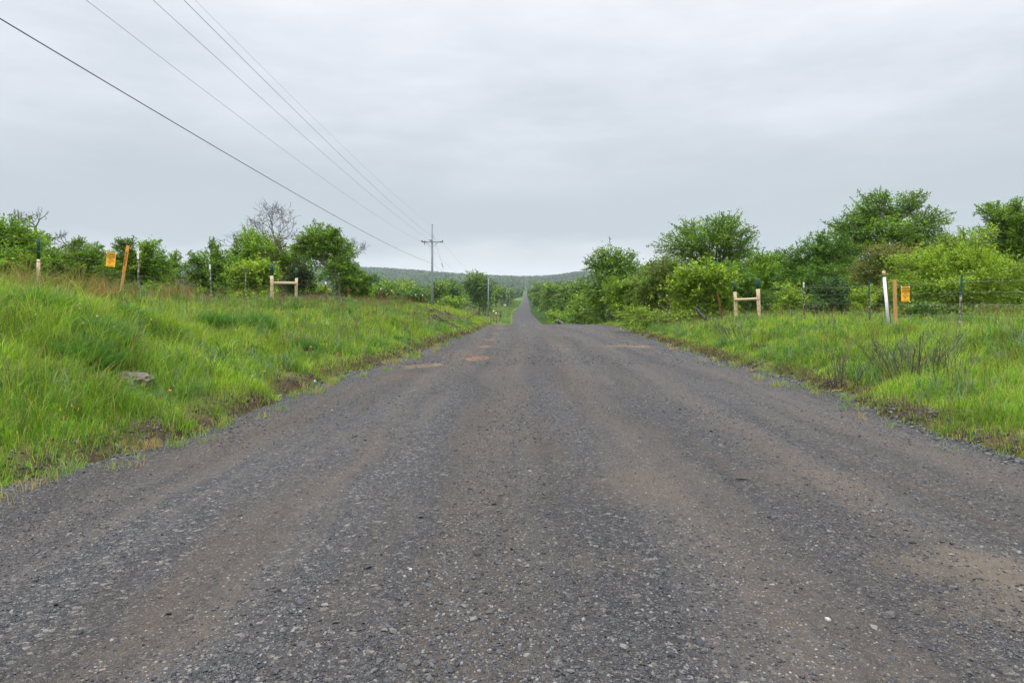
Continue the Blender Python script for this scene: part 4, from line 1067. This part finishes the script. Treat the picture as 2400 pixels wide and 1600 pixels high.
P4 = (at(1194, 0, 400).x, 400.0); top4 = EYE + (HOR - 676) / F * 400
utility_pole('tall grey utility pole with a crossarm standing above the grassy hump', *P1, top1 - g(*P1))
utility_pole('second grey utility pole, down in the valley beside the tall round tree', *P2, top2 - g(*P2), False, 2.0, .2)
utility_pole('thin distant utility pole in the pasture just past the second pole', *P3, top3 - g(*P3), False, 1.4, .15)
utility_pole('thin distant utility pole closest to the road across the pasture', *P4, top4 - g(*P4), False, 1.4, .17)

WG = 'overhead lines along the road'
XC = -8.3
def line(label, pix, pole_px, pole_py, offx, rad, mat, name='power_line'):
    x1 = (pole_px - 1200) / F * P1[1]; x0 = XC + offx
    bb = (x1 - x0) / (P1[1] + 19); aa = x1 - bb * P1[1]
    Yq, Hq = [P1[1]], [EYE + (HOR - pole_py) / F * P1[1]]
    for (px, py) in pix:
        r_ = (px - 1200) / F; yy = aa / (r_ - bb); Yq.append(yy); Hq.append(EYE + (HOR - py) / F * yy)
    wts = np.ones(len(Yq)); wts[0] = 6
    co = np.polyfit(Yq, Hq, 2, w=wts)
    yy = np.linspace(P1[1] - .2, -19, 60)
    pts = np.stack([aa + bb * yy, yy, np.polyval(co, yy)], 1)
    o = empty(name, pts[0]); mb = MB(); mb.tube(pts - pts[0], rad, 5, False); mb.build('wire', mat, o)
    return tag(o, label, 'power line', WG), pts[0]
line('thick black communication cable, lowest of the overhead lines', [(0, 44), (428.6, 300), (775, 500), (911, 573.5)], 1010, 616.5, -.15, .0115, M_CABLE, 'communication_cable')
line('thin grey line running to the crossarm end that carries the fuse', [(201.5, 0), (462.5, 200), (731.5, 400), (874.5, 500)], 989, 567.5, -1.21, .0058, M_LINE)
line('thin grey line running to the middle of the tall pole crossarm', [(358.4, 0), (578.6, 200), (923, 500)], 1010, 565, -.15, .0068, M_LINE)
line('thin grey line running to the crossarm end without a fuse', [(431, 0), (630.9, 200), (946, 500)], 1038, 571, 1.3, .0068, M_LINE)
line('faintest line, running to the very top of the tall pole', [(459, 0), (655, 200), (967.6, 493)], 1014, 530, 0, .004, M_LINE)
def span(label, a, b_, sag, rad, mat=M_LINE):
    t = np.linspace(0, 1, 30)[:, None]; pts = np.array(a) * (1 - t) + np.array(b_) * t; pts[:, 2] -= (sag * 4 * t * (1 - t))[:, 0]
    o = empty('power_line', pts[0]); mb = MB(); mb.tube(pts - pts[0], rad, 4, False); mb.build('wire', mat, o)
    return tag(o, label, 'power line', WG)
z1 = top1 - 1.95; z2 = top2 - 1.95
span('line sagging from the fuse end of the first crossarm down to the second pole', (P1[0] - 1.1, 81.2, z1), (P2[0] - .9, 190, z2), 1.4, .008)
span('line sagging from the plain end of the first crossarm down to the second pole', (P1[0] + 1.25, 81.2, z1), (P2[0] + .9, 190, z2), 1.4, .008)
span('black cable sagging from mid shaft of the first pole to the second pole', (P1[0], 81.2, EYE + (HOR - 616) / F * 81), (P2[0], 190, top2 - 4.2), 1.5, .011, M_CABLE)
span('line running from the second pole on across the pasture', (P2[0], 190.2, z2), (P3[0], 330, top3 - 1.5), 1.6, .016)

# ------------------------------------------------------------------ small things
def rock(name, label, base, dims, mat, rz=0.0, cat='rock', tilt=0.0, sub=2):
    import bmesh
    bm = bmesh.new(); bmesh.ops.create_icosphere(bm, subdivisions=sub, radius=.5)
    for v in bm.verts:
        c = v.co.copy(); k = 1 + .22 * (random.random() - .5)
        p_ = [math.copysign(abs(q * 2) ** .55 / 2, q) for q in c]
        v.co = Vector((p_[0] * dims[0] * k, p_[1] * dims[1] * k, p_[2] * dims[2] * k))
    me = bpy.data.meshes.new(name); bm.to_mesh(me); bm.free()
    o = link(name, me, mat); o.location = base + Vector((0, 0, dims[2] * .12)); o.rotation_euler = (tilt, .06, rz)
    return tag(o, label, cat)
rock('stone_slab', 'flat weathered stone slab half sunk in the grassy bank', hit(296, 905), (.66, .34, .30), M_ROCK, -.15, 'rock', .15, 3)
rock('rock', 'small white rock at the grass edge beside the road', hit(750, 922), (.13, .10, .07), M_PALEROCK, .4)
rock('rock', 'small dull rock on the gravel edge, farther from the crest than the white rock', hit(652, 930), (.12, .08, .06), M_ROCK, 1.1)
for (px, py, s_, mt, lab) in ((1940, 1545, .022, M_PALEROCK, 'pale round pebble on the near gravel beside the sandy patch'),
                              (962, 1423, .017, M_PALEROCK, 'yellowish white pebble on the near gravel, farther from the sandy patch'),
                              (1790, 1445, .026, M_DARKLOG, 'black pebble on the near gravel between the pale pebbles and the sandy patch'),
                              (2040, 1480, .025, M_DARKLOG, 'dark blue grey pebble at the edge of the sandy patch')):
    h = hit(px, py, .02, 2.2); h.z = float(roadz(np.array([h.x]), np.array([h.y]))[0])
    rock('pebble', lab, h, (s_ * 1.15, s_, s_ * .75), mt, random.random() * 3, 'pebble')

def crumple(name, label, base, w, h, mat, cat='litter'):
    o = empty(name, base); mb = MB(); n = 6; v = []
    for i in range(n):
        for j in range(4):
            v.append((w * (i / (n - 1) - .5) + random.gauss(0, w * .05), w * .55 * (j / 3 - .5) + random.gauss(0, w * .05), h * (.25 + random.random() * .9)))
    f_ = [(i * 4 + j, (i + 1) * 4 + j, (i + 1) * 4 + j + 1, i * 4 + j + 1) for i in range(n - 1) for j in range(3)]
    v2 = [(a * 1.02, b_ * 1.02, c_ - .012) for a, b_, c_ in v]
    mb.add(v + v2, f_ + [tuple(k + len(v) for k in q[::-1]) for q in f_])
    mb.build('sheet', mat, o)
    return tag(o, label, cat)
crumple('crumpled_paper', 'crumpled white litter at the grass edge beside the orange clay patches', hit(938, 849), .28, .06, M_LITTER)
crumple('plastic_scrap', 'pale teal plastic scrap on the gravel edge below the stray rusty posts', hit(1694, 855), .30, .05, M_TEAL)
crumple('plastic_scrap', 'tiny bluish plastic scrap in the grass above the white rock', hit(738, 886, .10), .05, .06, M_TEAL)
b0 = hit(1964, 922); o = empty('ribbon', b0); mb = MB()
mb.tube([(-.09, 0, .03), (-.04, .02, .06), (.02, -.02, .05), (.08, .01, .07), (.11, 0, .05)], [.006, .006, .007, .006, .004], 5); mb.build('strip', M_STAKE, o)
tag(o, 'scrap of dull orange ribbon lying on the bare verge below the dead shrubs', 'ribbon')
h = hit(1738, 1173, .02, 2.2); h.z = float(roadz(np.array([h.x]), np.array([h.y]))[0])
o = empty('wood_splinter', h); mb = MB(); mb.tube([(-.05, .01, .012), (0, 0, .016), (.055, -.008, .012)], [.006, .010, .005], 6); mb.build('splinter', M_DEADWOOD, o)
tag(o, 'reddish brown wood splinter lying on the open gravel', 'splinter')

# brush heap on the hump near the crest
def brush(label, px, py, n, ln):
    b = hit(px, py); o = empty('brush_heap', b); mb = MB()
    for i in range(n):
        a = rng.normal(-.5, .5); q = rng.normal(0, ln * .35, 2)
        p0 = np.array((q[0], q[1], 0)); L_ = ln * (.3 + .7 * rng.random())
        d = np.array((math.cos(a), .4 * rng.normal(), -.35 * math.cos(a) + .15 * rng.normal()))
        pts = np.array([p0 + d * L_ * t + rng.normal(0, .02, 3) for t in (-.5, 0, .5)])
        pts[:, 2] = np.maximum(pts[:, 2] * .5, 0) + G(pts[:, 0] + b.x, pts[:, 1] + b.y) - b.z + .03 + .22 * rng.random()
        r0 = .02 + .08 * rng.random() ** 2.2
        mb.tube(pts, [r0, r0 * .85, r0 * .6], 6)
    mb.build('sticks', M_TWIG, o)
    return tag(o, label, 'brush heap', 'heaps of dead brush on the hump')
brush('heap of dark dead sticks on the hump, the one farther from the road', 1012, 756, 40, 1.3)
brush('heap of dark dead sticks and bark on the hump above the road bend', 1045, 748, 44, 1.4)
o = None
b = hit(1085, 755); o = empty('fallen_branch', b); mb = MB()
pp = np.array([(-1.4, 0, .35), (-.5, .1, .25), (.2, -.1, .05), (.9, 0, .5), (1.7, .1, 1.0)]); pp[:, 2] += .1
mb.tube(pp, [.05, .045, .035, .025, .01], 6); mb.tube(np.array([(.1, -.1, .15), (.6, -.3, .0), (1.0, -.5, -.1)]), [.035, .025, .012], 5)
mb.build('limb', M_TWIG, o)
tag(o, 'forked dead branch lying at the road end of the brush heaps', 'branch')

# wildflowers
M_OFLOWER = plain('orange_petal', (.50, .12, .04), (.60, .19, .06), 30, .6)
M_WFLOWER = plain('white_petal', (.70, .72, .66), (.80, .82, .76), 30, .6)
M_STEM = plain('green_stem', (.06, .12, .03), None, 5, .7)
def flower(label, px, py, mat, hh, rad, group, name):
    b = hit(px, py, hh); o = empty(name, b)
    mb = MB(); mb.tube([(0, 0, 0), (.01, 0, hh * .6), (0, 0, hh)], .004, 4, False); mb.build('stem', M_STEM, o)
    mb = MB()
    for k in range(9):
        a = k * 2.4; rr = rad * (.4 + .6 * random.random()); z_ = hh + random.uniform(-.5, .5) * rad
        c_ = np.array((math.cos(a) * rr * .6, math.sin(a) * rr * .6, z_)); t_ = np.array((-math.sin(a), math.cos(a), 0)) * rr * .4; u_ = np.array((math.cos(a), math.sin(a), .8)) * rr * .45
        mb.add([c_ - u_, c_ + t_, c_ + u_, c_ - t_], [(0, 1, 2, 3)])
    mb.build('petals', mat, o)
    return tag(o, label, 'flower', group)
for (px, py) in ((355, 750), (397, 917), (463, 827), (549, 776), (580, 811), (619, 871), (622, 797), (791, 830), (728, 814), (861, 742), (700, 790), (880, 735), (365, 752)):
    flower('orange red wildflower dotting the grass of the power line bank', px, py, M_OFLOWER, .32, .032, 'orange wildflowers on the bank', 'orange_flower')
for (px, py) in ((187, 712), (186, 724), (181, 716), (83, 738), (228, 742), (194, 757), (268, 765)):
    flower('white wildflower head in the tall grass below the tilted sign', px, py, M_WFLOWER, .42, .020, 'white wildflowers on the bank', 'white_flower')

# things down in the valley
for (px, pt, pb, Yd, ball, lab) in ((1157, 729, 738, 150, True, 'white ball topped marker by the foot of the second utility pole'), (1163, 734, 743, 140, True, 'lower white ball topped marker by the foot of the second utility pole')):
    xx = (px - 1200) / F * Yd; gz = g(xx, Yd); top = EYE + (HOR - pt) / F * Yd - gz
    o = empty('gate_post', (xx, Yd, gz)); mb = MB(); mb.tube([(0, 0, -.3), (0, 0, max(top, .8))], .07, 8); mb.build('shaft', M_RUST, o)
    mb = MB(); mb.tube([(0, 0, max(top, .8) - .12), (0, 0, max(top, .8) - .06), (0, 0, max(top, .8) + .06), (0, 0, max(top, .8) + .12)], [.06, .14, .14, .06], 10); mb.build('ball', M_BALL, o, True)
    tag(o, lab, 'gate post', 'ball topped posts in the valley')
for (px, pt, Yd, hh, rad, mt, lab) in ((1173, 729, 185, 1.5, .13, M_DARKLOG, 'dark short post between the ball topped markers and the road'),
                               (1181.5, 713, 330, 1.4, .16, M_WHITE, 'white post in the pasture by the thin distant poles'), (1184.8, 712, 340, 1.4, .16, M_WHITE, 'white post in the pasture, on the road side of its twin')):
    xx = (px - 1200) / F * Yd; gz = g(xx, Yd)
    o = empty('pasture_post', (xx, Yd, gz)); mb = MB(); mb.tube([(0, 0, -.3), (0, 0, hh - .02), (0, 0, hh)], [rad, rad, rad * .7], 8); mb.build('shaft', mt, o, True)
    tag(o, lab, 'post', 'posts in the pasture')

# ------------------------------------------------------------------ far woods, one mass of crowns
def crowns(x, y, hgt, wid, ncard, csz, cols):
    n = len(x); z = G(x, y)
    d = rng.normal(size=(n, ncard, 3)); d /= np.linalg.norm(d, axis=2, keepdims=True)
    rr = (.55 + .5 * rng.random((n, ncard, 1)))
    p = d * rr * np.stack([wid, wid, hgt * .42], -1)[:, None]
    p = p + np.stack([x, y, z + hgt * .58], -1)[:, None]
    nr = d * .6 + rng.normal(size=d.shape) * .5 + np.array((0, 0, .5)); nr /= np.linalg.norm(nr, axis=2, keepdims=True)
    cc = cols[rng.integers(0, len(cols), n)] * (.65 + .7 * rng.random((n, 1)))
    cc = np.repeat(cc[:, None], ncard, 1) * (.85 + .3 * rng.random((n, ncard, 1)))
    s = np.repeat(csz[:, None], ncard, 1) * (.7 + .6 * rng.random((n, ncard)))
    return cards(p.reshape(-1, 3), s.ravel(), nr.reshape(-1, 3), cc.reshape(-1, 3), .8)
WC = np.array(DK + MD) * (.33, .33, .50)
VV, FF, CC = [], [], []; off2 = 0
def addw(v, f, c):
    global off2
    VV.append(v); FF.append(f + off2); CC.append(c); off2 += len(v)
def scatter(n, y0, y1, a0, a1):
    y = np.sqrt(y0**2 + (y1**2 - y0**2) * rng.random(n)); a = a0 + (a1 - a0) * rng.random(n)
    x = a * y
    mid = (EL(y) + ER(y)) / 2
    leftclear = np.where(y < 880, 30 + 6 * fbm(y * .02, y * 0, 7), np.where(y < 1500, 8, 7)); rightclear = np.where(y < 1500, 6.5, 7)
    k = (x < mid - leftclear) | (x > mid + rightclear) | (y > 2850)
    return x[k], y[k]
x, y = scatter(900, 230, 560, -.62, .30)
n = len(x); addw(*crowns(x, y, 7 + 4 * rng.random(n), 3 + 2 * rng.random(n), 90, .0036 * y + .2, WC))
x, y = scatter(5200, 560, 1300, -.62, .30)
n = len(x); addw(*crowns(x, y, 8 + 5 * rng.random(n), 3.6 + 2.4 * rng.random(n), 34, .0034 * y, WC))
x, y = scatter(30000, 1300, 3350, -.62, .30)
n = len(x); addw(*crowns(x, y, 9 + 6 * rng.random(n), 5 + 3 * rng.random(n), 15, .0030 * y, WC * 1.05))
tag(link('woods', mesh_np('woods', np.concatenate(VV), [np.concatenate(FF)], np.concatenate(CC)), M_FARLEAF), 'distant continuous oak woodland covering the valley and ridge', 'woods', kind='stuff')

# ------------------------------------------------------------------ air
m, nt, out = newmat('haze')
pv = N(nt, 'ShaderNodeVolumePrincipled', Density=.00009, Anisotropy=.0)
pv.inputs['Color'].default_value = (.80, .90, 1.0, 1)
nt.links.new(pv.outputs[0], out.inputs['Volume'])
mb = MB(); mb.box((0, 2330, 40), (8700, 4760, 170)); hz = mb.build('haze', m)
tag(hz, kind='stuff')

# ------------------------------------------------------------------ sky, sun, camera
SUN_EL, SUN_AZ = R(58), R(215)
w = bpy.data.worlds.new('World'); SC.world = w; w.use_nodes = True
nt = w.node_tree; nt.nodes.clear()
out = nt.nodes.new('ShaderNodeOutputWorld'); bg = N(nt, 'ShaderNodeBackground', Strength=.1)
sky = nt.nodes.new('ShaderNodeTexSky'); sky.sky_type = 'NISHITA'; sky.sun_disc = False
sky.sun_elevation = SUN_EL; sky.sun_rotation = SUN_AZ
tc = nt.nodes.new('ShaderNodeTexCoord'); dirv = tc.outputs['Generated']
sp = nt.nodes.new('ShaderNodeSeparateXYZ'); nt.links.new(dirv, sp.inputs[0])
z = math_(nt, 'MAXIMUM', sp.outputs[2], 0.0)
band = noise(nt, scaled(nt, dirv, (2.4, 2.4, 11)), 1.0, 6, .6)
band2 = noise(nt, scaled(nt, dirv, (2.6, 2.6, 7)), 1.3, 4, .5)
amp = math_(nt, 'MINIMUM', math_(nt, 'ADD', math_(nt, 'MULTIPLY', z, 1.2), .035), .30)
zz = math_(nt, 'ADD', z, math_(nt, 'MULTIPLY', math_(nt, 'SUBTRACT', band, .5), amp))
zz = math_(nt, 'ADD', zz, math_(nt, 'MULTIPLY', math_(nt, 'SUBTRACT', band2, .5), math_(nt, 'MULTIPLY', amp, .8)))
cl = ramp(nt, zz, [(0, (.70, .73, .77)), (.024, (.72, .745, .78)), (.045, (.65, .69, .73)), (.075, (.53, .59, .64)), (.12, (.545, .605, .66)), (.17, (.59, .64, .70)),
                   (.23, (.65, .70, .77)), (.30, (.755, .79, .865)), (.39, (.865, .885, .955)), (.60, (1.0, 1.02, 1.07))])
hi = ramp(nt, z, [(.42, 1.0), (.70, 3.2), (1.0, 4.8)])
cl = mix(nt, 1.0, cl, hi, 'MULTIPLY')
cl = mix(nt, 1.0, cl, (10.55, 10.6, 10.5), 'MULTIPLY')
fin = mix(nt, .96, sky.outputs[0], cl)
nt.links.new(fin, bg.inputs[0]); nt.links.new(bg.outputs[0], out.inputs[0])

sun = bpy.data.lights.new('sun', 'SUN'); sun.energy = 1.5; sun.angle = R(35); sun.color = (1, .97, .92)
so = bpy.data.objects.new('sun', sun); COL.objects.link(so)
d = Vector((math.sin(SUN_AZ) * math.cos(SUN_EL), math.cos(SUN_AZ) * math.cos(SUN_EL), math.sin(SUN_EL)))
so.rotation_euler = (-d).to_track_quat('-Z', 'Y').to_euler(); so.location = (0, -10, 60)

cam = bpy.data.cameras.new('camera'); cam.lens = 24; cam.sensor_width = 36; cam.shift_y = -(800 - HOR) / 2400
cam.clip_start = .1; cam.clip_end = 9000
co = bpy.data.objects.new('camera', cam); COL.objects.link(co)
co.location = (0, 0, EYE); co.rotation_euler = (R(90), 0, 0)
SC.camera = co
SC.render.engine = 'CYCLES'
SC.cycles.max_bounces = 6; SC.cycles.diffuse_bounces = 4; SC.cycles.transmission_bounces = 3; SC.cycles.volume_bounces = 0
SC.cycles.use_denoising = True
SC.view_settings.view_transform = 'Standard'; SC.view_settings.look = 'None'
SC.view_settings.exposure = 0; SC.view_settings.gamma = 1
